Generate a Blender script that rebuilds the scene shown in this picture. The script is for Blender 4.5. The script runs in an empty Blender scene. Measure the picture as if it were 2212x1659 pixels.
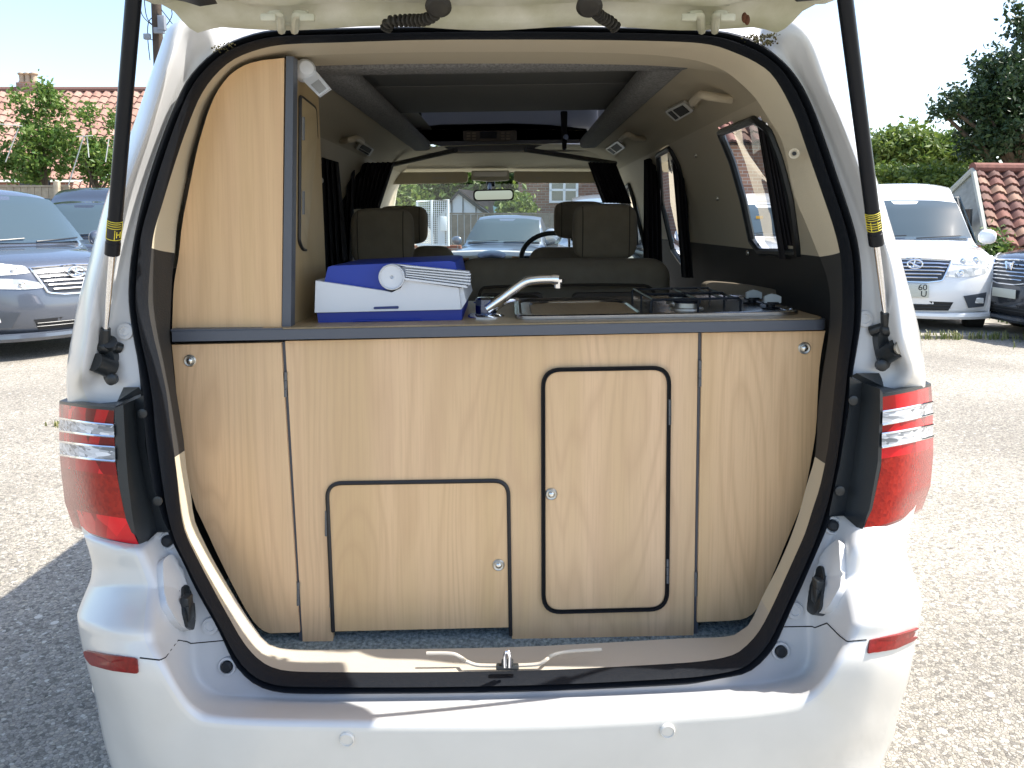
import bpy, bmesh, math, random
import numpy as np
from mathutils import Vector, Matrix
from mathutils.geometry import tessellate_polygon

# ---------------------------------------------------------------- camera, sky, sun, exposure
SC = bpy.context.scene
COL = SC.collection
F, W, CX, CY = 1661.0, 2212.0, 1106.0, 829.5
PITCH, ROLL, SHIFT = math.radians(5.0), 0.0, -0.0924
CAM = Vector((0, 0, 1.42))
r0 = Vector((1, 0, 0)); u0 = Vector((0, math.sin(PITCH), math.cos(PITCH))); FWD = Vector((0, math.cos(PITCH), -math.sin(PITCH)))
RIGHT = r0*math.cos(ROLL) - u0*math.sin(ROLL)
UP = r0*math.sin(ROLL) + u0*math.cos(ROLL)
cd = bpy.data.cameras.new('camera'); cam = bpy.data.objects.new('camera', cd); COL.objects.link(cam)
cd.sensor_width = 36; cd.lens = 36*F/W; cd.shift_y = SHIFT; cd.clip_start = 0.05; cd.clip_end = 2000
cam.matrix_world = Matrix(((RIGHT.x, UP.x, -FWD.x, CAM.x), (RIGHT.y, UP.y, -FWD.y, CAM.y), (RIGHT.z, UP.z, -FWD.z, CAM.z), (0, 0, 0, 1)))
SC.camera = cam

SUN = Vector((0.68, 0.02, 1.0)).normalized()
wd = bpy.data.worlds.new('World'); SC.world = wd; wd.use_nodes = True
wn = wd.node_tree; bg = wn.nodes['Background']
sky = wn.nodes.new('ShaderNodeTexSky'); sky.sky_type = 'NISHITA'; sky.sun_disc = False
sky.sun_elevation = math.asin(SUN.z); sky.sun_rotation = math.atan2(SUN.x, SUN.y)
sky.air_density = 1.0; sky.dust_density = 1.6; sky.ozone_density = 1.0
wn.links.new(sky.outputs[0], bg.inputs[0]); bg.inputs[1].default_value = 0.15
sl = bpy.data.lights.new('sun', 'SUN'); so = bpy.data.objects.new('sun', sl); COL.objects.link(so)
sl.energy = 3.9; sl.angle = math.radians(0.5); sl.color = (1, 0.955, 0.88)
so.rotation_euler = (-SUN).to_track_quat('-Z', 'Y').to_euler(); so.location = (6, 0, 9)
SC.view_settings.view_transform = 'Standard'; SC.view_settings.look = 'None'
SC.view_settings.exposure = 1.3; SC.view_settings.gamma = 1
SC.view_settings.use_curve_mapping = False
SC.cycles.max_bounces = 10; SC.cycles.transparent_max_bounces = 24; SC.cycles.diffuse_bounces = 5

# ---------------------------------------------------------------- pixel -> world at a real depth
def ray(x, y):
    u = (x-CX)/F; v = -(y-CY-SHIFT*W)/F
    return FWD + RIGHT*u + UP*v
def P(x, y, Y):
    r = ray(x, y); return CAM + r*(Y/r.y)
def PX(x, y, X):
    r = ray(x, y); return CAM + r*(X/r.x)
def PZ(x, y, Z):
    r = ray(x, y); return CAM + r*((Z-CAM.z)/r.z)

# ---------------------------------------------------------------- materials
MATS = {}
def nmat(name):
    m = bpy.data.materials.new(name); m.use_nodes = True; MATS[name] = m
    return m, m.node_tree, m.node_tree.nodes['Principled BSDF']
def simple(name, col, rough=0.5, metal=0.0, coat=0.0, noise=0.0, nscale=8, bump=0.0, bscale=200, spec=0.5, col2=None):
    m, t, b = nmat(name)
    b.inputs['Base Color'].default_value = (*col, 1); b.inputs['Roughness'].default_value = rough
    b.inputs['Metallic'].default_value = metal; b.inputs['Coat Weight'].default_value = coat
    b.inputs['Specular IOR Level'].default_value = spec
    if coat: b.inputs['Coat Roughness'].default_value = 0.04
    L = t.links.new
    tc = t.nodes.new('ShaderNodeTexCoord')
    if noise or col2:
        n = t.nodes.new('ShaderNodeTexNoise'); n.inputs['Scale'].default_value = nscale; n.inputs['Detail'].default_value = 6
        L(tc.outputs['Object'], n.inputs['Vector'])
        r = t.nodes.new('ShaderNodeValToRGB'); r.color_ramp.elements[0].position = 0.3; r.color_ramp.elements[1].position = 0.7
        c2 = col2 if col2 else tuple(c*(1-noise) for c in col)
        r.color_ramp.elements[0].color = (*c2, 1); r.color_ramp.elements[1].color = (*col, 1)
        L(n.outputs[0], r.inputs[0]); L(r.outputs[0], b.inputs['Base Color'])
    if bump:
        n2 = t.nodes.new('ShaderNodeTexNoise'); n2.inputs['Scale'].default_value = bscale; n2.inputs['Detail'].default_value = 3
        L(tc.outputs['Object'], n2.inputs['Vector'])
        bp = t.nodes.new('ShaderNodeBump'); bp.inputs['Strength'].default_value = bump; bp.inputs['Distance'].default_value = 0.01
        L(n2.outputs[0], bp.inputs['Height']); L(bp.outputs[0], b.inputs['Normal'])
    return m
def wood_mat(name, seedv, a=(0.76, 0.515, 0.305), c=(0.58, 0.37, 0.21)):
    m, t, b = nmat(name); L = t.links.new; N = t.nodes.new
    tc = N('ShaderNodeTexCoord')
    mp = N('ShaderNodeMapping'); mp.inputs['Location'].default_value = (seedv, seedv*.37, seedv*.71); mp.inputs['Scale'].default_value = (1, 0.15, 0.16)
    L(tc.outputs['Object'], mp.inputs['Vector'])
    # large flowing figure: rings of a stretched noise
    n1 = N('ShaderNodeTexNoise'); n1.inputs['Scale'].default_value = 4.2; n1.inputs['Detail'].default_value = 1.5; n1.inputs['Distortion'].default_value = 0.6
    L(mp.outputs[0], n1.inputs['Vector'])
    mul = N('ShaderNodeMath'); mul.operation = 'MULTIPLY'; mul.inputs[1].default_value = 46; L(n1.outputs[0], mul.inputs[0])
    sn = N('ShaderNodeMath'); sn.operation = 'PINGPONG'; sn.inputs[1].default_value = 1.0; L(mul.outputs[0], sn.inputs[0])
    # fine pores
    mp2 = N('ShaderNodeMapping'); mp2.inputs['Scale'].default_value = (1, 0.1, 0.03); mp2.inputs['Location'].default_value = (seedv*2, 0, 0)
    L(tc.outputs['Object'], mp2.inputs['Vector'])
    n2 = N('ShaderNodeTexNoise'); n2.inputs['Scale'].default_value = 240; n2.inputs['Detail'].default_value = 3; L(mp2.outputs[0], n2.inputs['Vector'])
    # broad bands (staves)
    mp3 = N('ShaderNodeMapping'); mp3.inputs['Scale'].default_value = (1, 0.1, 0.05); L(tc.outputs['Object'], mp3.inputs['Vector'])
    n3 = N('ShaderNodeTexNoise'); n3.inputs['Scale'].default_value = 9; n3.inputs['Detail'].default_value = 2; L(mp3.outputs[0], n3.inputs['Vector'])
    def mx(f, x, y):
        q = N('ShaderNodeMix'); q.data_type = 'RGBA'; q.inputs[0].default_value = 0.5
        L(f, q.inputs[0])
        for s, vv in ((6, x), (7, y)):
            if isinstance(vv, tuple): q.inputs[s].default_value = (*vv, 1)
            else: L(vv, q.inputs[s])
        return q.outputs[2]
    def rng(src, lo, hi, o0, o1):
        q = N('ShaderNodeMapRange'); q.inputs[1].default_value = lo; q.inputs[2].default_value = hi; q.inputs[3].default_value = o0; q.inputs[4].default_value = o1
        L(src, q.inputs[0]); return q.outputs[0]
    base = mx(rng(n3.outputs[0], .35, .65, 0, 1), a, tuple(0.86*v for v in a[:2])+(a[2]*.78,))
    g1 = mx(rng(sn.outputs[0], 0, 0.55, 0.46, 0.0), base, c)
    g2 = mx(rng(n2.outputs[0], .46, .68, 0, 0.36), g1, c)
    L(g2, b.inputs['Base Color']); b.inputs['Roughness'].default_value = 0.42
    bp = N('ShaderNodeBump'); bp.inputs['Strength'].default_value = 0.12; bp.inputs['Distance'].default_value = 0.002
    L(n2.outputs[0], bp.inputs['Height']); L(bp.outputs[0], b.inputs['Normal'])
    return m
def glass_mat(name, tint, refl=0.08, rough=0.0):
    m = bpy.data.materials.new(name); m.use_nodes = True; t = m.node_tree; t.nodes.clear(); N = t.nodes.new; L = t.links.new
    o = N('ShaderNodeOutputMaterial'); tr = N('ShaderNodeBsdfTransparent'); tr.inputs[0].default_value = (*tint, 1)
    g = N('ShaderNodeBsdfGlossy'); g.inputs['Roughness'].default_value = rough; g.inputs[0].default_value = (1, 1, 1, 1)
    fr = N('ShaderNodeFresnel'); fr.inputs[0].default_value = 1.5
    mx = N('ShaderNodeMixShader'); ad = N('ShaderNodeMath'); ad.operation = 'ADD'; ad.inputs[1].default_value = refl
    L(fr.outputs[0], ad.inputs[0]); L(ad.outputs[0], mx.inputs[0]); L(tr.outputs[0], mx.inputs[1]); L(g.outputs[0], mx.inputs[2]); L(mx.outputs[0], o.inputs[0])
    MATS[name] = m; return m
def leaf_mat(name, c1, c2, trans=0.35):
    m, t, b = nmat(name); L = t.links.new; N = t.nodes.new
    g = N('ShaderNodeNewGeometry'); r = N('ShaderNodeValToRGB')
    r.color_ramp.elements[0].color = (*c1, 1); r.color_ramp.elements[1].color = (*c2, 1)
    L(g.outputs['Random Per Island'], r.inputs[0]); L(r.outputs[0], b.inputs['Base Color']); b.inputs['Roughness'].default_value = 0.5
    tl = N('ShaderNodeBsdfTranslucent'); L(r.outputs[0], tl.inputs[0])
    mx = N('ShaderNodeMixShader'); mx.inputs[0].default_value = trans
    L(b.outputs[0], mx.inputs[1]); L(tl.outputs[0], mx.inputs[2]); L(mx.outputs[0], t.nodes['Material Output'].inputs[0])
    return m

WHITE = simple('white_paint', (0.66, 0.64, 0.585), 0.28, coat=0.6, noise=0.07, nscale=9)
WHITE_IN = simple('white_jamb_paint', (0.62, 0.62, 0.62), 0.38, coat=0.25, noise=0.10, nscale=5)
DIRTYW = simple('mossy_white_paint', (0.62, 0.62, 0.53), 0.45, noise=0.0, nscale=11, col2=(0.40, 0.40, 0.27), bump=0.1, bscale=60)
SEAL = simple('rubber_seal', (0.010, 0.012, 0.016), 0.5, bump=0.1, bscale=90, spec=0.16)
BLACKP = simple('black_plastic', (0.016, 0.019, 0.021), 0.34, bump=0.1, bscale=500)
GAP_STRAP_BLACK = simple('black_void', (0.008, 0.008, 0.008), 0.9)  # shade of open gaps put into the colour; also the black roof straps
BEIGE = simple('beige_trim', (0.57, 0.50, 0.37), 0.65, bump=0.12, bscale=400)
BEIGE_SILL = simple('beige_sill', (0.47, 0.425, 0.355), 0.5, bump=0.1, bscale=300)
CHAR = simple('charcoal_trim', (0.030, 0.029, 0.028), 0.7, bump=0.15, bscale=400)
HEADL = simple('headliner', (0.50, 0.44, 0.32), 0.9, bump=0.2, bscale=500)
CARPET = simple('grey_lining_carpet', (0.30, 0.30, 0.29), 0.95, nscale=170, col2=(0.14, 0.14, 0.14), bump=0.5, bscale=300)
FLOORC = simple('speckled_carpet', (0.36, 0.42, 0.42), 0.95, nscale=140, col2=(0.10, 0.13, 0.135), bump=0.7, bscale=240)
SLATE = simple('slate_edging', (0.085, 0.095, 0.118), 0.42, bump=0.05, bscale=500)
WOOD = wood_mat('oak_laminate', 3.1)
WOOD2 = wood_mat('oak_laminate_door', 8.7)
WOOD3 = wood_mat('oak_laminate_tall', 14.3, a=(0.77, 0.515, 0.29), c=(0.59, 0.37, 0.195))
CHROME = simple('chrome', (0.85, 0.86, 0.88), 0.07, metal=1.0)
STEEL = simple('brushed_steel', (0.42, 0.42, 0.43), 0.24, metal=1.0, bump=0.03, bscale=60)
NICKEL = simple('satin_nickel', (0.55, 0.53, 0.48), 0.42, metal=1.0)
BLACKM = simple('black_enamel', (0.008, 0.010, 0.014), 0.3, spec=0.22)
BLUEP = simple('blue_plastic', (0.006, 0.026, 0.26), 0.45, bump=0.05, bscale=700)
BLUEL = simple('blue_lid_plastic', (0.006, 0.036, 0.33), 0.42)
WPLA = simple('white_plastic', (0.66, 0.69, 0.74), 0.45, bump=0.05, bscale=700)
SEATF = simple('seat_fabric', (0.33, 0.275, 0.20), 0.95, noise=0.15, nscale=20, bump=0.4, bscale=600)
CURT = simple('dark_curtain', (0.020, 0.018, 0.022), 0.9, noise=0.2, nscale=30)
HOLEM = simple('dark_hole', (0.01, 0.012, 0.015), 0.6)
YEL = simple('yellow_print', (0.75, 0.62, 0.05), 0.5)
GLASSW = glass_mat('clear_windscreen', (0.86, 0.93, 0.90), 0.0)
GLASSP = glass_mat('privacy_glass', (0.50, 0.52, 0.53), 0.0)
CARGL = simple('car_window_glass', (0.05, 0.07, 0.09), 0.03, spec=1.0, coat=1.0)

def lens_mat(name, c1, c2, scale=(60, 60, 16), rough=0.12):
    m, t, b = nmat(name); L = t.links.new; N = t.nodes.new
    tc = N('ShaderNodeTexCoord'); mp = N('ShaderNodeMapping'); mp.inputs['Scale'].default_value = scale
    L(tc.outputs['Object'], mp.inputs[0])
    v = N('ShaderNodeTexVoronoi'); v.inputs['Scale'].default_value = 1.0; L(mp.outputs[0], v.inputs[0])
    r = N('ShaderNodeValToRGB'); r.color_ramp.elements[0].color = (*c1, 1); r.color_ramp.elements[1].color = (*c2, 1)
    r.color_ramp.elements[0].position = .15; r.color_ramp.elements[1].position = .85
    L(v.outputs['Color'], r.inputs[0]); L(r.outputs[0], b.inputs['Base Color'])
    b.inputs['Roughness'].default_value = rough; b.inputs['Coat Weight'].default_value = 0.25; b.inputs['Coat Roughness'].default_value = 0.02; b.inputs['Specular IOR Level'].default_value = 0.25
    bp = N('ShaderNodeBump'); bp.inputs['Strength'].default_value = 0.10; bp.inputs['Distance'].default_value = 0.004
    L(v.outputs['Distance'], bp.inputs['Height']); L(bp.outputs[0], b.inputs['Normal'])
    return m
LENSR = lens_mat('red_lens', (0.14, 0.001, 0.002), (0.80, 0.015, 0.020), (26, 26, 15))
LENSO = lens_mat('orange_red_lens', (0.24, 0.006, 0.003), (0.36, 0.014, 0.006), (170, 170, 170))
LENSC = lens_mat('clear_lens', (0.16, 0.17, 0.18), (0.78, 0.78, 0.78), (55, 55, 190))
LENSD = simple('dark_red_lens', (0.16, 0.004, 0.006), 0.1, coat=1.0)
REFL = simple('red_reflector', (0.24, 0.010, 0.008), 0.3, spec=0.25, coat=0.15, noise=0.4, nscale=150)

# ---------------------------------------------------------------- object helpers
def tag(o, label, cat, group=None, kind=None):
    o['label'] = label; o['category'] = cat
    if group: o['group'] = group
    if kind: o['kind'] = kind
    return o
def thing(name, label, cat, loc=(0, 0, 0), group=None, kind=None):
    o = bpy.data.objects.new(name, None); COL.objects.link(o); o.location = loc; o.empty_display_size = 0.1
    return tag(o, label, cat, group, kind)
def mesh(name, verts, faces, mat, parent=None, smooth=True, angle=35, mats=None, fm=None, label=None):
    me = bpy.data.meshes.new(name); me.from_pydata([tuple(v) for v in verts], [], faces)
    o = bpy.data.objects.new(name, me); COL.objects.link(o)
    for mm in (mats or [mat]): me.materials.append(mm)
    if fm: me.polygons.foreach_set('material_index', fm)
    bm = bmesh.new(); bm.from_mesh(me)
    bmesh.ops.delete(bm, geom=[v for v in bm.verts if not v.link_faces], context='VERTS')
    bmesh.ops.remove_doubles(bm, verts=bm.verts, dist=1e-6)
    if smooth:
        a = math.radians(angle)
        for f in bm.faces: f.smooth = True
        for e in bm.edges:
            if len(e.link_faces) == 2 and e.calc_face_angle(0) > a: e.smooth = False
    bm.to_mesh(me); bm.free()
    if parent is not None:
        o.parent = parent
        if parent.type == 'EMPTY': o.matrix_parent_inverse = Matrix.Translation(parent.location).inverted()
    if label: o['label'] = label
    return o

VT = 0.0155
def tilt(v): return Vector((v[0]-.033, v[1], v[2]+VT*v[0]))
class B:
    """collects primitives in one vertex/face list"""
    def __init__(s): s.v = []; s.f = []; s.m = []; s.cur = 0
    def add(s, vs, fs):
        n = len(s.v); s.v += [Vector(v) for v in vs]; s.f += [[i+n for i in f] for f in fs]; s.m += [s.cur]*len(fs)
        return s
    def bmadd(s, bm):
        bm.verts.ensure_lookup_table(); s.add([v.co.copy() for v in bm.verts], [[v.index for v in f.verts] for f in bm.faces]); bm.free(); return s
    def box(s, c, d, rot=None, bevel=0.0, seg=2):
        bm = bmesh.new(); bmesh.ops.create_cube(bm, size=1)
        for v in bm.verts: v.co = Vector((v.co.x*d[0], v.co.y*d[1], v.co.z*d[2]))
        if bevel: bmesh.ops.bevel(bm, geom=bm.edges[:], offset=min(bevel, min(d)*.49), segments=seg, affect='EDGES', profile=0.5)
        M = Matrix.Translation(Vector(c)) @ (rot if rot is not None else Matrix.Identity(4))
        for v in bm.verts: v.co = M @ v.co
        bm.verts.index_update(); return s.bmadd(bm)
    def rings(s, rings, cap=True, closed=True):
        n = len(rings[0]); vs = [p for r in rings for p in r]; fs = []
        for i in range(len(rings)-1):
            for j in range(n if closed else n-1):
                k = (j+1) % n; fs.append([i*n+j, i*n+k, (i+1)*n+k, (i+1)*n+j])
        if cap and closed:
            fs.append(list(range(n))[::-1]); fs.append([(len(rings)-1)*n+j for j in range(n)])
        return s.add(vs, fs)
    def tube(s, path, r, n=10, cap=True, closed=False):
        path = [Vector(p) for p in path]; m = len(path); R = []; up = None
        rr = r if isinstance(r, (list, tuple)) else [r]*m
        for i, p in enumerate(path):
            if closed: d = path[(i+1) % m]-path[i-1]
            else: d = path[min(i+1, m-1)]-path[max(i-1, 0)]
            d.normalize()
            if up is None:
                up = Vector((0, 0, 1)) if abs(d.z) < .9 else Vector((1, 0, 0))
            a = d.cross(up); a.normalize(); up = a.cross(d).normalized()
            R.append([p + (a*math.cos(t)+up*math.sin(t))*rr[i] for t in [2*math.pi*k/n for k in range(n)]])
        if closed: R.append(R[0]); cap = False
        return s.rings(R, cap)
    def cyl(s, p0, p1, r0, r1=None, n=20):
        return s.tube([p0, p1], [r0, r0 if r1 is None else r1], n)
    def lathe(s, c, axis, prof, n=24):
        """prof: (radius, height along axis)"""
        c = Vector(c); ax = Vector(axis).normalized(); a = ax.orthogonal().normalized(); b = ax.cross(a)
        return s.rings([[c+ax*h+(a*math.cos(t)+b*math.sin(t))*max(r, 1e-4) for t in [2*math.pi*k/n for k in range(n)]] for r, h in prof])
    def prism(s, pts, vec):
        """polygon (possibly concave) of 3-D points swept along vec"""
        pts = [Vector(p) for p in pts]; vec = Vector(vec); n = len(pts)
        tris = tessellate_polygon([pts])
        vs = pts + [p+vec for p in pts]
        fs = [list(t) for t in tris] + [[t[2]+n, t[1]+n, t[0]+n] for t in tris]
        fs += [[i, (i+1) % n, (i+1) % n+n, i+n] for i in range(n)]
        bm = bmesh.new(); bv = [bm.verts.new(v) for v in vs]
        for f in fs:
            try: bm.faces.new([bv[i] for i in f])
            except ValueError: pass
        bmesh.ops.recalc_face_normals(bm, faces=bm.faces); bm.verts.index_update()
        return s.bmadd(bm)
    def grid(s, rows, closed_j=False):
        n = len(rows[0]); fs = []
        for i in range(len(rows)-1):
            for j in range(n if closed_j else n-1):
                k = (j+1) % n; fs.append([i*n+j, i*n+k, (i+1)*n+k, (i+1)*n+j])
        return s.add([p for r in rows for p in r], fs)
    def quad(s, a, b, c, d): return s.add([a, b, c, d], [[0, 1, 2, 3]])
    def ell(s, c, r, n=16, m=10, p=1.0):
        vs = []; rows = []
        for i in range(m+1):
            th = -math.pi/2 + math.pi*i/m; row = []
            for j in range(n):
                ph = 2*math.pi*j/n
                def sg(x, e): return math.copysign(abs(x)**e, x)
                row.append(Vector(c)+Vector((r[0]*sg(math.cos(th), p)*sg(math.cos(ph), p), r[1]*sg(math.cos(th), p)*sg(math.sin(ph), p), r[2]*sg(math.sin(th), p))))
            rows.append(row)
        return s.grid(rows, True)
    def make(s, name, mat, parent=None, smooth=True, angle=35, mats=None, label=None):
        return mesh(name, s.v, s.f, mat, parent, smooth, angle, mats, s.m if mats else None, label)

def chaikin(pts, it=2, closed=False):
    for _ in range(it):
        n = len(pts); out = []
        if not closed: out.append(pts[0])
        for i in range(n if closed else n-1):
            a, b = pts[i], pts[(i+1) % n]
            out += [a*.75+b*.25, a*.25+b*.75]
        if not closed: out.append(pts[-1])
        pts = out
    return pts
def catmull(pts, sub, closed=False):
    n = len(pts); out = []
    for i in range(n if closed else n-1):
        if closed: p = [pts[(i+k) % n] for k in (-1, 0, 1, 2)]
        else: p = [pts[max(i-1, 0)], pts[i], pts[i+1], pts[min(i+2, n-1)]]
        # centripetal-like tension to avoid overshoot
        for s in range(sub):
            t = s/sub
            m1 = (p[2]-p[0])*.5; m2 = (p[3]-p[1])*.5
            L = (p[2]-p[1]).length
            if m1.length > L: m1 = m1*(L/m1.length)
            if m2.length > L: m2 = m2*(L/m2.length)
            out.append(p[1]*(2*t**3-3*t**2+1)+m1*(t**3-2*t**2+t)+p[2]*(-2*t**3+3*t**2)+m2*(t**3-t**2))
    if not closed: out.append(pts[-1])
    return out
def resample(pts, n, closed=True):
    pts = [Vector(p) for p in pts]; q = pts+[pts[0]] if closed else pts
    d = [0]
    for i in range(1, len(q)): d.append(d[-1]+(q[i]-q[i-1]).length)
    out = []; m = n if closed else n-1; j = 0
    for k in range(n):
        t = d[-1]*k/m
        while j < len(q)-2 and d[j+1] < t: j += 1
        s = (t-d[j])/max(d[j+1]-d[j], 1e-9); out.append(q[j].lerp(q[j+1], min(s, 1)))
    return out
def rpoly(pts, r, n=6):
    """2-D polygon with rounded corners; r one radius or a list"""
    out = []; m = len(pts)
    for i in range(m):
        a, b, c = Vector(pts[i-1]), Vector(pts[i]), Vector(pts[(i+1) % m]); rr = r[i] if isinstance(r, (list, tuple)) else r
        if rr <= 0: out.append(b); continue
        d1 = (a-b); d2 = (c-b); rr = min(rr, d1.length*.49, d2.length*.49)
        p, q = b+d1.normalized()*rr, b+d2.normalized()*rr
        for k in range(n+1):
            t = k/n; out.append(p*(1-t)**2+b*2*t*(1-t)+q*t*t)
    return out
def panel(name, pts, Y, th, mat, parent, smooth=False, label=None):
    return B().prism([P(p[0], p[1], Y) for p in pts], (0, th, 0)).make(name, mat, parent, smooth=smooth, label=label)
# ================================================================ THE CAMPER VAN
VAN = thing('camper_van', 'white camper van seen from behind with its tailgate raised and a wooden kitchen inside', 'camper van', (0, 3.0, 0))
def Yb(y): return 1.50-(y-60)/1430*.16
ST = [  # stations round the rear opening: seal edge, gutter edge, rim, outer, silhouette (x, y, dY)
 [(1106,57),(1106,50,.02),(1106,44,.05),(1106,36,.08),(1106,28,.12)],
 [(700,63),(700,55,.02),(700,48,.05),(700,40,.08),(700,30,.12)],
 [(583,67),(575,58,.02),(565,50,.04),(560,42,.06),(555,32,.10)],
 [(510,88),(492,74,.03),(480,62,.03),(470,48,.04),(462,34,.08)],
 [(467,113),(463,100,0),(449,34,-.03),(441,31,0),(428,33,.05)],
 [(433,143),(422,125,0),(392,54,-.06),(378,47,-.03),(362,60,.05)],
 [(400,187),(392,183,0),(366,130,-.07),(350,110,-.04),(338,112,.05)],
 [(353,300),(345,295,0),(315,290,-.07),(297,280,-.04),(276,285,.05)],
 [(313,427),(300,427,0),(266,420,-.07),(245,415,-.04),(225,420,.05)],
 [(288,550),(267,550,0),(228,545,-.07),(208,545,-.05),(190,550,.05)],
 [(282,640),(250,640,0),(205,640,-.07),(183,640,-.05),(165,640,.05)],
 [(290,713),(232,715,0),(192,720,-.07),(170,720,-.05),(150,713,.05)],
 [(302,780),(218,790,0),(183,800,-.06),(160,800,-.05),(137,790,.05)],
 [(308,840),(215,840,0),(190,850,0),(165,860,.02),(136,866,.06)],
 [(313,960),(290,960,.02),(255,960,.02),(200,960,.02),(140,960,.06)],
 [(335,1070),(318,1070,.02),(272,1070,.02),(205,1070,.02),(148,1070,.06)],
 [(365,1140),(345,1145,0),(296,1165,-.03),(225,1150,-.02),(160,1145,.05)],
 [(378,1165),(345,1165,0),(305,1190,-.08),(240,1182,-.07),(168,1168,.02)],
 [(400,1205),(370,1205,0),(320,1230,-.08),(250,1230,-.06),(183,1225,.03)],
 [(420,1250),(395,1250,0),(331,1262,-.08),(255,1260,-.06),(180,1256,.02)],
 [(427,1264),(399,1272,0),(331,1273,-.083),(250,1272,-.065),(176,1268,.02)],
 [(450,1305),(408,1315,0),(327,1355,-.15),(240,1350,-.155),(149,1330,-.06)],
 [(462,1325),(410,1338,0),(327,1369,-.158),(240,1366,-.165),(148,1345,-.07)],
 [(480,1360),(412,1380,0),(332,1390,-.16),(240,1385,-.165),(152,1370,-.06)],
 [(507,1423),(414,1440,0),(355,1430,-.17),(255,1450,-.17),(165,1430,-.05)],
 [(533,1456),(430,1479,0),(378,1475,-.17),(290,1540,-.155),(187,1513,-.02)],
 [(567,1479),(467,1503,0),(410,1523,-.16),(330,1640,-.145),(217,1650,0)],
 [(617,1491),(567,1509,0),(443,1546,-.16),(400,1700,-.145),(300,1850,-.05)],
 [(737,1493),(700,1513,0),(600,1556,-.17),(600,1720,-.150),(560,1900,-.1)],
 [(1106,1489),(1106,1507,0),(1106,1558,-.18),(1106,1740,-.160),(1106,1920,-.1)],
 [(1475,1473),(1475,1493,0),(1560,1534,-.17),(1560,1700,-.150),(1600,1880,-.1)],
 [(1557,1459),(1620,1483,0),(1721,1513,-.16),(1740,1650,-.145),(1860,1780,-.05)],
 [(1607,1449),(1700,1470,0),(1757,1493,-.16),(1830,1600,-.145),(1940,1624,0)],
 [(1641,1426),(1738,1455,0),(1781,1466,-.17),(1870,1520,-.155),(1956,1560,-.02)],
 [(1671,1389),(1751,1423,0),(1807,1423,-.17),(1900,1440,-.17),(1981,1473,-.05)],
 [(1691,1346),(1752,1370,0),(1831,1386,-.16),(1920,1370,-.165),(2001,1366,-.06)],
 [(1702,1320),(1751,1330,0),(1845,1352,-.158),(1926,1346,-.165),(2008,1326,-.07)],
 [(1714,1293),(1750,1300,0),(1847,1338,-.15),(1930,1330,-.155),(2010,1310,-.06)],
 [(1734,1250),(1764,1248,0),(1836,1250,-.083),(1912,1244,-.065),(1986,1234,.02)],
 [(1741,1233),(1768,1230,0),(1836,1239,-.08),(1910,1230,-.06),(1980,1222,.02)],
 [(1767,1173),(1800,1165,0),(1845,1185,-.08),(1910,1180,-.06),(1972,1190,.03)],
 [(1791,1113),(1815,1115,0),(1862,1149,-.06),(1925,1130,-.04),(1984,1130,.04)],
 [(1801,1053),(1830,1053,.02),(1885,1053,.02),(1950,1040,.02),(2003,1053,.06)],
 [(1827,886),(1850,886,.02),(1890,886,.02),(1950,886,.02),(2005,886,.06)],
 [(1838,805),(1930,800,0),(1965,815,-.04),(1985,820,0),(2007,826,.06)],
 [(1847,753),(1915,750,0),(1948,750,-.07),(1975,750,-.05),(1998,740,.05)],
 [(1856,690),(1895,690,0),(1940,690,-.07),(1965,690,-.05),(1988,690,.05)],
 [(1857,586),(1888,586,0),(1925,586,-.07),(1945,586,-.05),(1959,586,.05)],
 [(1844,500),(1870,500,0),(1900,500,-.07),(1918,500,-.05),(1934,497,.05)],
 [(1801,367),(1820,367,0),(1858,367,-.07),(1877,367,-.04),(1893,367,.05)],
 [(1761,253),(1772,250,0),(1815,253,-.07),(1832,250,-.04),(1849,253,.05)],
 [(1734,193),(1742,188,0),(1780,175,-.06),(1802,165,-.03),(1815,172,.05)],
 [(1707,153),(1712,140,0),(1744,78,-.06),(1770,86,-.03),(1789,104,.05)],
 [(1681,127),(1688,110,0),(1705,42,-.03),(1732,40,0),(1760,52,.05)],
 [(1647,100),(1655,92,.02),(1670,40,0),(1690,32,.03),(1720,35,.06)],
 [(1607,80),(1622,68,.02),(1638,56,.04),(1650,45,.06),(1660,33,.10)],
 [(1541,67),(1550,58,.02),(1560,50,.04),(1565,42,.06),(1570,32,.10)],
]
SUB = 5
rails = []
for k in range(5):
    pts = [P(s[k][0], s[k][1], Yb(s[k][1] if s[k][1] < 1500 else 1500)+(s[k][2] if len(s[k]) > 2 else 0)) for s in ST]
    rails.append(catmull(pts, SUB, True))
NR = len(rails[0])
def side_pt(p, Y):
    tp = (Y-p.y)/4.0
    return Vector((p.x*(1+0.03*min(1, (Y-p.y)*1.2) if p.z < 1.7 else 1.0), Y, p.z + (0.02 if p.z > 1.7 else 0)*min(1, Y-p.y)))
sect = []
for i in range(NR):
    c = [rails[k][i] for k in range(5)]
    e = c[4]; c2 = c + [side_pt(e, e.y+.12)]
    q2 = [c2[0]]
    for m_ in range(1, 5):
        a_, b_, d_ = c2[m_-1], c2[m_], c2[m_+1]
        R_ = (0, .018, .022, .06, .10)[m_]
        pa, pd = b_.lerp(a_, min(.45, R_/max(1e-6, (a_-b_).length))), b_.lerp(d_, min(.45, R_/max(1e-6, (d_-b_).length)))
        for t_ in (0, .25, .5, .75, 1): q2.append(pa*(1-t_)**2+b_*2*t_*(1-t_)+pd*t_*t_)
    q2.append(c2[5]); c2 = q2
    sect.append(c2)
NS = len(sect[0])
# painted shell: which columns belong to the jamb / the bumper
def is_bumper(i):
    z = rails[2][i].z
    return False
body = B()
rows = [[sect[i][j] for i in range(NR)] for j in range(NS)]
body.grid(rows, True)
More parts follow.
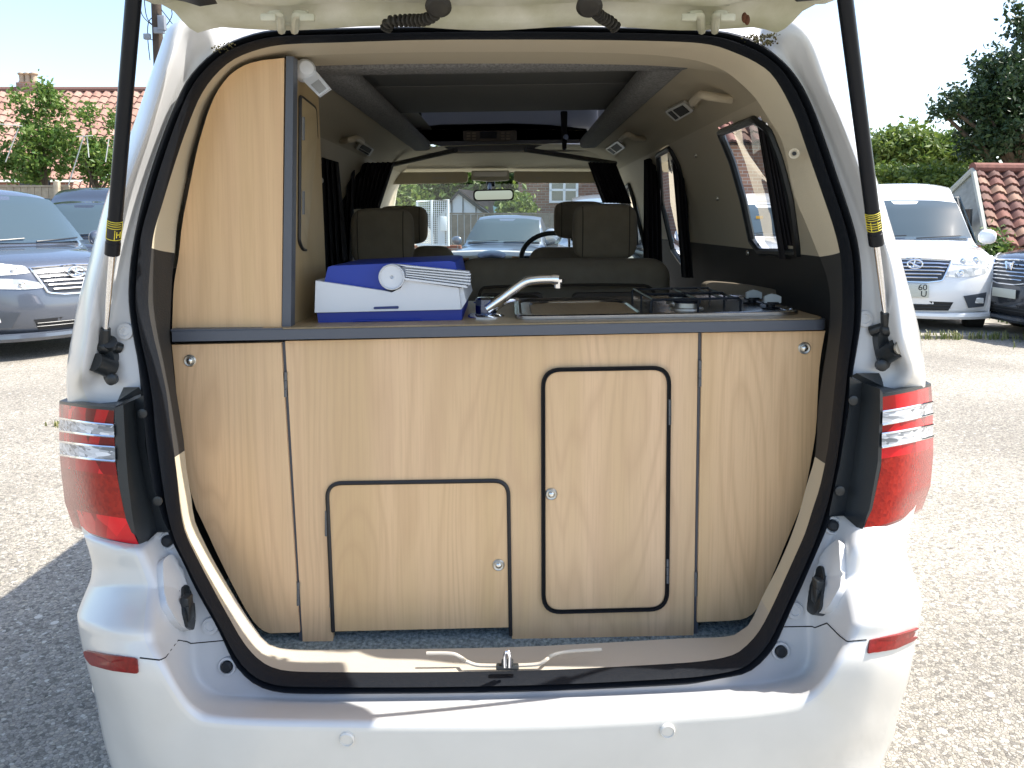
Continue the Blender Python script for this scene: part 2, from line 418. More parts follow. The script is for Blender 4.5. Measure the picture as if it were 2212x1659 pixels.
# split into jamb (first third) and outer skin materials
fm = []
for j in range(NS-1):
    for i in range(NR): fm.append(0 if j < 9 else 1)
# side skin towards the nose, window openings left free
YS = [1.7+.1*k for k in range(0, 38)]
def endY(z): return 4.45 + max(0, (1.86-max(z, 1.18)))*1.05
WIN_OUT = [(1.78, 2.75, 1.2, 1.74), (2.98, 3.85, 1.25, 1.69)]
start = rows[-1]
prev = start; vrows = [start]
NY = 40
nb = len(body.v)
for k in range(1, NY+1):
    row = []
    for p in start:
        Ye = endY(p.z); Y = p.y+(Ye-p.y)*k/NY
        row.append(side_pt(p, Y))
    vrows.append(row)
body_v = [p for r in vrows for p in r]; bf = []
for k in range(NY):
    for i in range(NR):
        j = (i+1) % NR; q = [vrows[k][i], vrows[k][j], vrows[k+1][j], vrows[k+1][i]]
        c = (q[0]+q[1]+q[2]+q[3])/4
        if abs(c.x) > .6 and any(a < c.y < b and z0 < c.z < z1 for a, b, z0, z1 in WIN_OUT+[(4.05, 4.75, 1.22, 1.62)]): continue
        if abs(c.x) < .37 and c.z > 1.7 and 1.85 < c.y < 3.75: continue
        bf.append([k*NR+i, k*NR+j, (k+1)*NR+j, (k+1)*NR+i])
body.add(body_v, bf); fm += [1]*len(bf)
body.m = fm
shell = body.make('body_shell', None, VAN, mats=[WHITE_IN, WHITE], angle=50)

# rubber seal ring
outer = rails[0]
INN = [(1106,84),(900,85),(738,90),(640,93),(587,98),(533,113),(493,133),(457,167),(430,207),(410,253),(390,307),(367,377),(347,443),(330,500),(323,553),(317,653),(327,720),(343,786),(357,853),(363,903),(377,1010),
 (393,1139),(427,1216),(460,1279),(493,1339),(527,1396),(567,1436),(617,1453),(737,1456),(921,1456),(1098,1453),(1238,1449),(1475,1436),(1541,1429),(1591,1416),(1624,1389),(1647,1359),(1674,1306),(1707,1233),(1741,1156),(1757,1106),(1774,1053),(1791,970),(1801,886),(1811,786),(1822,686),(1821,586),(1817,547),(1804,493),(1784,433),(1761,367),(1741,310),(1721,253),(1694,197),(1667,157),(1634,133),(1591,113),(1541,96),(1474,89),(1300,85)]
inner = catmull([P(x, y, Yb(y)+.012) for x, y in INN], 5, True)
NN = 220
o2 = resample(outer, NN)
def nearest_ring(base, ring):
    """monotone match of ring points to base points"""
    r = resample(ring, 1200); out = []; j0 = min(range(len(r)), key=lambda q: (r[q]-base[0]).length); j = j0
    for b in base:
        best = min(range(0, 40), key=lambda k: (r[(j+k) % 1200]-b).length); j = (j+best) % 1200; out.append(r[j])
    return out
i2 = nearest_ring(o2, inner)
sb = B(); srows = []
prof = [(0, .012), (.06, -.012), (.25, -.020), (.42, -.012), (.47, -.006), (.52, -.012), (.72, -.026), (.93, -.016), (1.0, .006)]
for t, dy in prof: srows.append([a.lerp(b, t)+Vector((0, dy, 0)) for a, b in zip(o2, i2)])
sb.grid(srows, True); sb.make('door_seal', SEAL, VAN)

# inner trim ring (jamb trim): beige over charcoal over beige
TR = [(1106,112),(900,113),(738,117),(640,121),(567,130),(533,140),(507,155),(467,200),(443,240),(430,283),(413,333),(400,400),(383,483),(377,553),(372,603),(367,720),(370,753),(377,820),(387,886),(397,953),(402,1006),(413,1073),
 (420,1123),(450,1189),(483,1249),(517,1306),(550,1356),(583,1393),(640,1403),(738,1403),(1105,1398),(1475,1379),(1560,1376),(1601,1366),(1624,1339),(1647,1289),(1681,1223),(1707,1163),(1727,1106),(1741,1053),(1761,983),(1767,886),(1775,820),(1790,720),(1793,640),(1784,590),(1767,547),(1741,483),(1714,417),(1701,350),(1687,300),(1661,258),(1634,215),(1600,180),(1560,150),(1500,130),(1400,118),(1250,113)]
trim = catmull([P(x, y, Yb(y)+.11) for x, y in TR], 5, True)
t2 = nearest_ring(i2, trim)
rowsT = [[a+Vector((0, .006, 0)) for a in i2]]
for t in (.2, .4, .6, .8, 1.0): rowsT.append([a.lerp(b, t)+Vector((0, .006*(1-t)-.010*math.sin(t*math.pi), 0)) for a, b in zip(i2, t2)])
def zband(z): return 1 if .965 < z < 1.36 else (2 if z < .69 else 0)
for name, mt, want in (('jamb_trim', BEIGE, 0), ('jamb_trim', CHAR, 1), ('sill_trim', BEIGE_SILL, 2)):
    vs = [p for r in rowsT for p in r]; fs = []
    for k in range(len(rowsT)-1):
        for i in range(NN):
            j = (i+1) % NN; zc = (rowsT[2][i].z+rowsT[2][j].z)/2
            if zband(zc) == want: fs.append([k*NN+i, k*NN+j, (k+1)*NN+j, (k+1)*NN+i])
    for sd_ in ((-1, 1) if want == 1 else (0,)): mesh(name, vs, [f for f in fs if sd_ == 0 or vs[f[0]].x*sd_ > 0], mt, VAN, label=('beige plastic jamb trim', 'charcoal plastic jamb trim', 'beige load sill trim')[want])

KY0 = 1.555
# interior lining tube with window openings and roof opening
SEC = [(0,.61),(-.5,.61),(-.74,.62),(-.77,.8),(-.78,1.1),(-.765,1.22),(-.75,1.32),(-.72,1.45),(-.685,1.58),(-.645,1.69),(-.57,1.775),(-.46,1.815),(-.36,1.825),(0,1.832)]
ZR = P(1106,124,1.80).z; ZF = P(1106,1392,KY0).z
SEC = [Vector((a, 0, ZF+(b-.61)*(ZR-ZF)/(1.832-.61))) for a, b in SEC]
SECf = SEC + [Vector((-p.x, 0, p.z)) for p in SEC[-2:0:-1]]
SECf = [tilt(p) for p in resample(chaikin(SECf, 1, True), 260)]
def at_sec(Y): return [Vector((p.x, Y, p.z)) for p in SECf]
WINS = {  # openings in (Y, z), per side
 'R1': [(1559,287), (1634,258), (1664,278), (1690,345), (1712,430), (1728,547), (1645,544), (1627,520), (1608,430), (1585,350)],
 'R2': [(1424,335), (1450,320), (1470,360), (1484,440), (1488,560), (1478,572), (1455,540), (1432,440)],
}

W3 = [(4.1, 1.25), (4.1, 1.62), (4.45, 1.60), (4.85, 1.25)]
def inpoly(x, y, poly):
    c = False; n = len(poly)
    for i in range(n):
        (x1, y1), (x2, y2) = poly[i], poly[i-1]
        if (y1 > y) != (y2 > y) and x < (x2-x1)*(y-y1)/(y2-y1)+x1: c = not c
    return c
def sec_x(z):
    best = min((p for p in SECf if p.x > 0), key=lambda p: abs(p.z-z)+(0 if p.x > .4 else 5)); return best.x
def onwall(x, y):
    X = .68
    for _ in range(12): X = .5*X+.5*sec_x(PX(x, y, X).z)
    return PX(x, y, X)
WINS = {k: [onwall(*q) for q in v] for k, v in WINS.items()}
wl = [[(p.y, p.z) for p in pts] for pts in WINS.values()]
YY = [1.62+.02*k for k in range(int((5.0-1.62)/.02))]
ROOFHOLE = (1.80, 3.74, .40)
LIN = []
for name, mt, cond, lab in (('headlining', HEADL, 0, 'beige roof lining'), ('side_trim', BEIGE, 1, 'beige plastic side wall trim'), ('side_trim', CHAR, 2, 'charcoal lower side wall trim'), ('load_floor', FLOORC, 3, 'blue grey speckled floor carpet')):
    used = {}; vs = []; fs = []
    def vid(k, i):
        if (k, i) not in used:
            p = SECf[i % 260]; used[(k, i)] = len(vs)
            Y = YY[k]
            ye = endY(p.z)-.06
            if k == 0:  # meet the trim ring
                Y = YY[0]
            vs.append(Vector((p.x, min(Y, max(ye, 1.7)), p.z)))
        return used[(k, i)]
    for k in range(len(YY)-1):
        for i in range(260):
            a, b2 = SECf[i], SECf[(i+1) % 260]; x = (a.x+b2.x)/2; z = (a.z+b2.z)/2; Y = YY[k]+.01
            if YY[k] >= endY(z)-.06: continue
            z -= VT*x; cls = 3 if z < ZF+.012 else (2 if z < 1.335 else (1 if (z < 1.70 and abs(x) > .5) else 0))
            if cls != cond: continue
            if abs(x) > .5:
                if x > 0 and any(inpoly(Y, z, w) for w in wl): continue
                if x > 0 and inpoly(Y, z, W3): continue
            elif z > 1.7 and ROOFHOLE[0] < Y < ROOFHOLE[1] and abs(x) < ROOFHOLE[2]: continue
            fs.append([vid(k, i), vid(k, (i+1) % 260 if i < 259 else 0), vid(k+1, (i+1) % 260 if i < 259 else 0), vid(k+1, i)])
    LIN.append(mesh(name, vs, fs, mt, VAN, label=lab))
# bridge between the trim ring and the lining
cT = sum(t2, Vector())/len(t2)
def outw(p, k):
    q = Vector((p.x+(.05*k if p.x > 0 else -.05*k)*min(1, abs(p.x)/.4), p.y, p.z)); return q
for name, mt, want in (('jamb_return', GAP_STRAP_BLACK, 0), ('load_floor', FLOORC, 1), ('jamb_return', HEADL, 2)):  # jamb sides painted near-black for the shade in the gap beside the doors
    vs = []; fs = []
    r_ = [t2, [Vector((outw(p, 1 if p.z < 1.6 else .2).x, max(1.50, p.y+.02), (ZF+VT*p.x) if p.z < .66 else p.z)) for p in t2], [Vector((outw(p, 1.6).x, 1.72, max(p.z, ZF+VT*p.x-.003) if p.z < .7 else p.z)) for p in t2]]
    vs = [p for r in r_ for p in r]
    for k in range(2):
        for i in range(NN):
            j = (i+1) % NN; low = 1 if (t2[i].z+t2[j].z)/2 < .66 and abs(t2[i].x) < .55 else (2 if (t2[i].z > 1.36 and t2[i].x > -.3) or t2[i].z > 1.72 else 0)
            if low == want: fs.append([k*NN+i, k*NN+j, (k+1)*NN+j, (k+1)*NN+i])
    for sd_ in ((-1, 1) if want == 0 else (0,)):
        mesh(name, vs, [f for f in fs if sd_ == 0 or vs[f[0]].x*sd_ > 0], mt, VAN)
# window frames and privacy glass on the right side
def side_window(pts, gl, name='side_window', sx=1):
    pts = [Vector((sx*sec_x(p.z), p.y, p.z)) for p in pts]
    loop = resample(pts, 80)
    fr = B().tube([p-Vector((.004*sx, 0, 0)) for p in loop], .011, 8, closed=True).make('window_frame', BLACKP, VAN)
    g = [Vector((p.x+sx*.035, p.y, p.z)) for p in loop]; c = sum(g, Vector())/len(g)
    rows = [[c.lerp(p, t) for p in g] for t in (.01, .5, 1.04)]
    B().grid(rows, True).make(name, gl, fr)
side_window(WINS['R1'], GLASSP); side_window(WINS['R2'], glass_mat('dark_privacy_glass', (.12, .13, .14), 0))
side_window([Vector((.7, a, b)) for a, b in W3], GLASSW)

# roof opening: carpeted rim, boards, canvas and roof cap
y0, y1, xh = ROOFHOLE; zc = ZR-.004
rim = B()
for a, b_, w in (((-xh, y0), (xh, y0), .055), ((xh, y0), (xh, y1), .055), ((-xh, y0), (-xh, y1), .055)):
    p0 = Vector((a[0], a[1], zc)); p1 = Vector((b_[0], b_[1], zc))
    c = (p0+p1)/2; d = p1-p0
    rim.box(c, (abs(d.x)+.10, abs(d.y)+.10, .05) if abs(d.x) > abs(d.y) else (.085, abs(d.y), .05), bevel=.018, seg=3)
rim.v = [tilt(q) for q in rim.v]; rim.make('roof_opening_rim', CARPET, VAN)
hb = B()
for k, (a, b_) in enumerate(((y0+.03, y0+.56), (y0+.575, y0+1.12))):
    hb.box((0, (a+b_)/2, zc+.05), (2*xh-.02, b_-a, .02), bevel=.004)
hb.v = [tilt(q) for q in hb.v]; hb.make('bed_board', simple('grey_board', (.17, .17, .16), .95, bump=.3, bscale=400), VAN)
cv = B()
cv.box((0, (y0+y1)/2, zc+.30), (2*xh+.16, y1-y0+.16, .04), bevel=.01)
for sx in (-1, 1): cv.box((sx*(xh+.06), (y0+y1)/2, zc+.16), (.02, y1-y0+.1, .27))
for yy in (y0-.03, y1+.07): cv.box((0, yy, zc+.16), (2*xh+.1, .02, .27))
cv.v = [tilt(q) for q in cv.v]; cv.make('raised_roof', leaf_mat('roof_canvas', (.40, .42, .47), (.40, .42, .47), .22), VAN)
dp = B(); pts = [(858,312),(900,310),(935,311),(955,316),(972,323),(1000,326),(1120,326),(1150,322),(1165,315),(1185,309),(1268,308),(1268,278),(1180,269),(1106,266),(950,269),(858,280)]
dp.prism([P(x, y, 3.80) for x, y in pts], (0, .03, 0)); dp.make('roof_bulkhead', simple('dark_bulkhead', (.20, .20, .205), .9), VAN)
cp = B(); cp.prism([P(x, y, 3.785) for x, y in rpoly([(1000,283),(1116,282),(1116,302),(1090,305),(1020,305),(1000,303)], 3)], (0, .02, 0))
cpo = cp.make('rear_air_panel', simple('brown_panel', (.10, .075, .05), .5), VAN)
B().prism([P(x, y, 3.775) for x, y in [(1037,284),(1073,284),(1073,299),(1037,299)]], (0, .012, 0)).make('display', BLACKM, cpo)
btm = simple('beige_button', (.28, .22, .14), .5)
for k in range(3):
    for xx in (1008, 1020, 1082, 1094): B().prism([P(x, y, 3.778) for x, y in [(xx, 286+6*k), (xx+8, 286+6*k), (xx+8, 289+6*k), (xx, 289+6*k)]], (0, .01, 0)).make('button', btm, cpo)
for (xa, xb, ya, yb) in ((887,910,243,321),(1211,1226,240,323)):
    sp = B().prism([P(x, y, 3.70) for x, y in rpoly([(xa,ya),(xb,ya),(xb-2,yb),(xa+4,yb)], 3)], (0, .02, 0)).make('roof_strap', GAP_STRAP_BLACK, VAN)
    B().lathe(P((xa+xb)/2+4, 296, 3.69), (0, 1, 0), [(.004, 0), (.012, .0), (.014, .006), (.012, .012), (.004, .012)], 14).make('stud', CHROME, sp)
# headliner seams, spot lights, handles, vents
for pl in ([(850,355),(985,324)], [(1135,323),(1330,353)]):
    a, b_ = pl; se = B(); se.tube([P(*a, 3.95), P(*b_, 3.6 if pl[0][0] == 850 else 3.95)] if pl[0][0] == 850 else [P(*a, 3.6), P(*b_, 3.95)], .012, 8)
    se.make('headlining_seam', simple('grey_seam', (.09, .09, .085), .8), VAN)
for x in (762, 1374):
    sp = B().lathe(PZ(x, 126, ZR-.006), (0, 0, 1), [(.002, -.008), (.024, -.008), (.03, -.002), (.03, .003)], 20).make('ceiling_spotlight', NICKEL, VAN)
from mathutils.bvhtree import BVHTree
LT = []
for o in LIN[:3]: LT.append(BVHTree.FromPolygons([v.co.copy() for v in o.data.vertices], [list(p.vertices) for p in o.data.polygons]))
def on_lin(x, y, off=0.0):
    r = ray(x, y).normalized(); hits = [t.ray_cast(CAM, r) for t in LT]; hits = [h for h in hits if h[0] is not None]
    h = min(hits, key=lambda h: h[3]); n = h[1]
    if n.dot(r) > 0: n = -n
    return h[0]+n*off, n
ventm = simple('vent_silver', (.50, .48, .42), .35)
def vent(q, inner):
    v = B(); o = [on_lin(*p)[0] for p in q]; n = on_lin(*q[0])[1]
    v.prism([p+n*.003 for p in rpoly3(o)], n*.008); vv_ = v.make('air_vent', ventm, VAN)
    for p4 in inner: B().prism([on_lin(*p)[0]+n*.010 for p in p4], n*.003).make('vent_slot', CHAR, vv_)
def rpoly3(p):
    out = []
    for i in range(len(p)):
        a_, b_, c_ = p[i-1], p[i], p[(i+1) % len(p)]
        for t_ in (0, .5, 1): out.append(b_.lerp(a_, .12)*(1-t_)**2+b_*2*t_*(1-t_)+b_.lerp(c_, .12)*t_*t_)
    return out
def split(q):
    a_, b_, c_, d_ = [Vector(p) for p in q]
    def uv(u, v): return tuple((a_.lerp(b_, u)).lerp(d_.lerp(c_, u), v))
    return [[uv(.10, .15), uv(.27, .15), uv(.27, .85), uv(.10, .85)], [uv(.36, .15), uv(.86, .15), uv(.86, .85), uv(.36, .85)]]
for q in ([(1438,234),(1480,213),(1502,232),(1462,256)], [(1308,318),(1335,299),(1352,314),(1327,331)], [(765,317),(777,301),(805,318),(795,334)]): vent(q, split(q))
def handle(pts, r):
    P_ = []
    for i, q in enumerate(pts): P_.append(on_lin(q[0], q[1], .004 if i in (0, len(pts)-1) else .03)[0])
    B().tube(catmull(P_, 4), r, 10).make('grab_handle', BEIGE, VAN)
handle([(1500,220),(1506,196),(1524,180),(1545,184),(1582,212)], .011)
handle([(1344,300),(1346,284),(1360,274),(1378,282),(1392,298)], .011)
handle([(737,303),(745,287),(763,281),(774,290),(774,304)], .011)
# small coat hooks and screw caps on the right pillar
for x, y, Y in ((1541,335,2.6),(1570,428,2.5),(1583,546,2.3)):
    p = P(x, y, Y); sc = B(); sc.lathe(Vector((sec_x(p.z), p.y, p.z)), (-1, 0, 0), [(.001, .006), (.007, .005), (.009, 0)], 12)
    sc.make('screw_cap', NICKEL, VAN)
h = P(1716, 332, Yb(332)+.02); B().lathe(h, (-.5, -1, 0), [(.010, 0), (.010, .003), (.006, .002), (.006, .001)], 16).make('trim_plug', BEIGE, VAN)
B().lathe(h, (-.5, -1, 0), [(.004, .001), (.004, .004), (.002, .004)], 12).make('trim_plug', HOLEM, VAN)
# pillar trim block beside rear window, curtains
def curtain(poly, Y, fold=8, depth=.02, name='curtain'):
    (xa, ya), (xb, yb), (xc, yc), (xd, yd) = poly  # TL TR BR BL
    rows = []
    for i in range(9):
        t = i/8; row = []
        for j in range(41):
            s = j/40; x = (xa+(xb-xa)*s)*(1-t)+(xd+(xc-xd)*s)*t; y = (ya+(yb-ya)*s)*(1-t)+(yd+(yc-yd)*s)*t
            row.append(P(x, y, Y)+Vector((0, depth*math.sin(s*fold*6.28+t), 0)))
        rows.append(row)
    b_ = B().grid(rows); b_.grid([[p+Vector((0, .012, 0)) for p in r] for r in rows]); b_.make(name, CURT, VAN)
curtain([(765,352),(852,350),(818,450),(757,452)], 3.4); curtain([(1270,350),(1330,353),(1366,440),(1303,438)], 3.4)
curtain([(1638,258),(1676,300),(1732,560),(1690,560)], 1.95, 5, .01, 'curtain')
curtain([(690,338),(730,350),(748,560),(700,600)], 2.75, 4); curtain([(730,350),(766,354),(758,570),(740,590)], 3.3, 3)
curtain([(1392,345),(1424,335),(1434,600),(1392,580)], 3.3, 4)
curtain([(1452,318),(1472,330),(1498,600),(1476,600)], 2.9, 3)
# windscreen, cab
wsb = [P(760,572,4.95), P(1440,572,4.95), P(1330,392,4.55), P(815,396,4.55)]
ws = B(); rows = []
for i in range(7):
    t = i/6; a = wsb[0].lerp(wsb[3], t); b_ = wsb[1].lerp(wsb[2], t)
    rows.append([a.lerp(b_, s/12)+Vector((0, .18*(1-(s/6-1)**2), 0)) for s in range(13)])
ws.grid(rows).make('windscreen', GLASSW, VAN)
for xt, xb_, wt in ((812,752,22),(1330,1392,-22)):
    B().prism([P(xt,380,4.6), P(xt-wt,380,4.6), P(xb_-wt*2,600,4.8), P(xb_,600,4.8)], (0, .09, 0)).make('windscreen_pillar', CHAR, VAN)
hd = B(); rows = []
for i in range(5):
    t = i/4
    rows.append([P(690+ (1106-690)*2*s/12, 372, 4.5).lerp(tilt(((s/12-.5)*1.3, 4.05, ZR-.015)), t) for s in range(13)])
hd.grid(rows).make('headlining', HEADL, VAN)
for poly, nm in (([(815,373),(1006,371),(1011,377),(1010,392),(1000,395),(815,399)], 0), ([(1110,372),(1112,370),(1330,371),(1330,396),(1125,395),(1110,390)], 1)):
    v = B().prism([P(x, y, 4.4) for x, y in rpoly(poly, 4)], (0, .02, 0)).make('sun_visor', BEIGE, VAN)
    xx = 933 if nm == 0 else 1158
    B().prism([P(x, y, 4.395) for x, y in [(xx,382),(xx+(30 if nm == 0 else 12),382),(xx+(30 if nm == 0 else 12),387),(xx,387)]], (0, .006, 0)).make('visor_label', simple('pale_label', (.55, .50, .42), .5), v)
con = B().prism([P(x, y, 4.38) for x, y in rpoly([(1018,369),(1100,368),(1100,389),(1075,391),(1045,391),(1018,389)], 4)], (0, .03, 0)).make('overhead_console', simple('console_beige', (.60, .56, .44), .5), VAN)
B().prism([P(x, y, 4.37) for x, y in [(1023,372),(1096,371),(1096,381),(1023,382)]], (0, .012, 0)).make('console_lens', NICKEL, con)
mr = B().prism([P(x, y, 4.35) for x, y in rpoly([(1022,410),(1110,408),(1110,433),(1023,435)], 9)], (0, .035, 0)).tube([P(1058,412,4.38), P(1058,396,4.5)], .012, 8).box(P(1060,397,4.5), (.05, .03, .04), bevel=.01).make('rear_view_mirror', BLACKM, VAN)
B().prism([P(x, y, 4.343) for x, y in rpoly([(1025,413),(1107,411),(1107,430),(1026,432)], 8)], (0, .005, 0)).make('mirror_glass', simple('mirror', (.35, .38, .38), .02, metal=1), mr)
# dashboard
ds = B(); rows = []
for (ry, rY) in ((590,4.30),(572,4.25),(556,4.28),(548,4.45),(545,4.8),(548,5.0)):
    rows.append([P(740+60*s, ry + (6 if s in (0, 11) else 0) - (5*math.exp(-((s-5.2)/1.6)**2) if ry < 580 else 0), rY) for s in range(12)])
ds.grid(rows).make('dashboard', simple('pale_dashboard', (.40, .41, .38), .5), VAN)
db = B().prism([P(x, y, 4.2) for x, y in rpoly([(988,556),(1005,553),(1135,553),(1145,562),(1145,580),(988,580)], 4)], (0, .02, 0)).make('centre_console', simple('silver_trim', (.62, .62, .60), .25, metal=.6), VAN)
B().prism([P(x, y, 4.19) for x, y in rpoly([(990,560),(1013,556),(1015,580),(990,580)], 3)], (0, .01, 0)).prism([P(x, y, 4.19) for x, y in rpoly([(1106,553),(1128,556),(1132,562),(1106,560)], 1)], (0, .01, 0)).make('wood_inlay', simple('walnut_inlay', (.30, .13, .05), .25), db)
vv = B()
for k in range(5): vv.box(P(994.5+4.3*k, 569, 4.18), (.005, .006, .035))
vv.make('dash_vent', BLACKM, db)
B().lathe(P(1062,556,4.17), (0, -.3, 1), [(.01, 0), (.075, .005), (.078, .015), (.05, .022), (.002, .024)], 24).make('dash_pod', simple('blue_black_pod', (.03, .05, .09), .2), db)
sw = B(); c = P(1196,558,4.15)
sw.tube([c+Vector((.175*math.cos(t), .055*math.sin(t), .135*math.sin(t))) for t in [2*math.pi*k/36 for k in range(36)]], .014, 8, closed=True)
sw.ell(c, (.06, .03, .05)); sw.box(c, (.32, .02, .03), bevel=.008); sw.make('steering_wheel', BLACKP, VAN)
# seats
def seatback(xa, xb, ya, yb, Y, th, name, parts=(), top_r=18, mat=SEATF):
    a = P(xa, ya, Y); d = P(xb, yb, Y); w = d.x-a.x; h = a.z-d.z
    c = ((a.x+d.x)/2, Y+th/2, (a.z+d.z)/2)
    return B().box(c, (w, th, h), bevel=min(th, .07), seg=5).make(name, mat, VAN)
def headrest(xa, xb, ya, yb, Y, parent, th=.12):
    a = P(xa, ya, Y); d = P(xb, yb, Y); c = Vector(((a.x+d.x)/2, Y+th/2, (a.z+d.z)/2)); w = d.x-a.x; h_ = a.z-d.z
    bm = B(); bm.ell(c, (w/2, th/2, h_/2), 40, 24, .45)
    o = bm.make('headrest', SEATF, parent)
    B().tube([c+Vector((-.05, 0, -h_/2-.08)), c+Vector((-.05, 0, -h_/2+.03))], .006, 8).tube([c+Vector((.05, 0, -h_/2-.08)), c+Vector((.05, 0, -h_/2+.03))], .006, 8).make('headrest_post', CHROME, parent)
    sm_ = B()
    for sx in (-1, 1): sm_ = B().tube([c+Vector((sx*w*.36, -th/2*.99*(1-abs(t)**4*.25), h_*.44*t)) for t in [k/6-1 for k in range(13)]], .0022, 5).make('seam', SEAMM, o)
    return o
SEAMM = simple('seam_thread', (.10, .08, .055), .9)
bench = seatback(985,1452,560,760,2.75,.16,'rear_bench_back')
benchL = seatback(745,984,566,760,2.78,.16,'rear_bench_back')
headrest(752,890,449,574,2.95,benchL); headrest(1240,1379,439,562,2.95,bench)
f1 = seatback(880,980,532,700,3.7,.16,'front_seat_back'); f2 = seatback(1143,1290,535,700,3.7,.16,'front_seat_back')
headrest(812,921,444,528,3.75,f1); headrest(1198,1310,434,516,3.75,f2)
rp = B()
rp.prism([P(x, y, 2.70) for x, y in rpoly([(1245,634),(1404,632),(1412,660),(1412,670),(1236,672),(1238,640)], 7)], (0, .05, 0))
rp.prism([P(x, y, 2.70) for x, y in rpoly([(1040,636),(1170,634),(1180,665),(1036,668)], 9)], (0, .05, 0))
rp.make('bench_back_panel', simple('seat_plastic', (.13, .10, .072), .6), bench)
rq = B()
for lp in ([(1032,668),(1036,628),(1050,618),(1380,614),(1412,622),(1420,665)], [(1050,655),(1052,642),(1060,640),(1150,638),(1165,645),(1167,655)]):
    rq.tube([P(x, y, 2.69) for x, y in chaikin([Vector(q) for q in lp], 2)], .006, 6)
rq.make('seat_seam', simple('seat_seam', (.06, .045, .03), .9), bench)
# ---------------------------------------------------------------- tail lamps with their black housings
def lerp_tab(tab, y):
    if y <= tab[0][0]: return tab[0][1:]
    for a, b_ in zip(tab, tab[1:]):
        if y <= b_[0]:
            t = (y-a[0])/(b_[0]-a[0]); return tuple(p+(q-p)*t for p, q in zip(a[1:], b_[1:]))
    return tab[-1][1:]
def lamp(side):
    # v rows: silhouette edge (x,y) and inner edge (x,y), top to bottom, with band limits
    if side == 'L':
        OUTE = [(0,128,866),(.12,128,903),(.2,128,930),(.27,128,953),(.36,129,982),(.5,132,1020),(.75,140,1086),(1,160,1142)]
        INE = [(0,247,881),(.12,245,918),(.2,247,943),(.27,248,966),(.36,249,996),(.5,255,1040),(.75,268,1105),(1,303,1184)]
        bands = [(0,.02,BLACKP),(.02,.12,LENSR),(.12,.2,LENSC),(.2,.27,LENSR),(.27,.36,LENSC),(.36,.46,LENSR),(.46,.80,LENSO),(.80,.975,LENSR),(.975,1,LENSD)]
        sg = -1
    else:
        OUTE = [(0,2011,828),(.12,2014,868),(.2,2015,893),(.27,2015,917),(.36,2016,942),(.5,2016,985),(.75,2010,1050),(1,1990,1104)]
        INE = [(0,1907,851),(.12,1907,889),(.2,1906,917),(.27,1905,937),(.36,1905,966),(.5,1903,1010),(.75,1886,1090),(1,1863,1149)]
        bands = [(0,.02,BLACKP),(.02,.12,LENSR),(.12,.2,LENSC),(.2,.27,LENSR),(.27,.36,LENSC),(.36,.44,LENSR),(.44,.975,LENSO),(.975,1,LENSD)]
        sg = 1
    grp = 'tail lamps of the camper'
    root = None
    def pt(v, s, off=0):
        xo, yo = lerp_tab(OUTE, v); xi, yi = lerp_tab(INE, v)
        # s: 0 inner edge .. 1 silhouette, rounded in plan
        if s <= 1:
            x = xi+(xo-xi)*s; yv = yi+(yo-yi)*s + (6*math.sin(s*math.pi))*(1 if v > .9 else .3)
            Y = Yb(yv)-.05-off + .15*s**3.2
            return P(x, yv, Y)
        p = pt(v, 1, off); return p+Vector((-.004*sg*(s-1)*10, .1*(s-1)*2, 0))
    for bi, (v0, v1, mt) in enumerate(bands):
        proud = .004 if mt is LENSC else 0
        rows = []
        n = max(2, int((v1-v0)*36))
        for i in range(n+1):
            v = v0+(v1-v0)*i/n
            rows.append([pt(v, s/16, proud) for s in range(17)]+[pt(v, 1.5, proud)])
        b_ = B().grid(rows)
        # returns so every band is a real thickness
        for rr in (rows[0], rows[-1]): b_.grid([rr, [p+Vector((0, .02, 0)) for p in rr]])
        nm = {id(LENSR): 'red_lens', id(LENSO): 'brake_lens', id(LENSC): 'clear_lens', id(BLACKP): 'lamp_rim', id(LENSD): 'lamp_rim'}[id(mt)]
        if root is None:
            root = b_.make('tail_lamp', mt, VAN, label='left tail lamp with dusty lower corner' if side == 'L' else 'right tail lamp')
        else: b_.make(nm, mt, root)
    # chrome beads between bands
    cb = B()
    for v in ([.12,.2,.27,.36]):
        cb.tube([pt(v, s/16, .003) for s in range(17)], .0022, 6)
    cb.make('chrome_bead', CHROME, root)
    # housing
    if side == 'L':
        H = [(881,247,266,291,310),(966,249,271,299,314),(1044,256,277,313,329),(1122,272,287,334,352),(1150,284,292,336,366)]
        tray = [(161,864),(208,838),(300,836),(309,850),(291,856),(247,880)]
        tip = (303,1184)
    else:
        H = [(850,1907,1901,1862,1836),(886,1907,1901,1858,1834),(1000,1904,1896,1843,1815),(1100,1884,1878,1826,1793),(1115,1877,1872,1824,1791)]
        tray = [(2008,827),(1970,806),(1850,806),(1838,812),(1862,826),(1907,849)]
        tip = (1862,1149)
    rows = []
    for y, a, b1, c, d in H:
        off = (-18 if side == 'L' else -24) if y == H[0][0] else 0
        rows.append([P(a, y, Yb(y)-.05), P(b1, y+off*.4, Yb(y)-.052), P(c, y+off, Yb(y)-.012), P(d, y+off*1.5, Yb(y)-.026)])
    last = [P(tip[0]-(3 if side == 'L' else -3), tip[1]-14, Yb(1150)-.05), P(*tip, Yb(1150)-.052), P(343 if side == 'L' else 1822, 1147 if side == 'L' else 1114, Yb(1150)-.02), P(368 if side == 'L' else 1791, 1145 if side == 'L' else 1115, Yb(1150)-.026)]
    rows.append(last)
    hs = B().grid(rows)
    tp = [P(*tray[0], Yb(850)+.07), P(*tray[1], Yb(850)+.06), P(*tray[2], Yb(850)-.03), P(*tray[3], Yb(850)-.026), P(*tray[4], Yb(850)-.012), P(*tray[5], Yb(850)-.05)]
    cc = sum(tp, Vector())/6+Vector((0, 0, -.012))
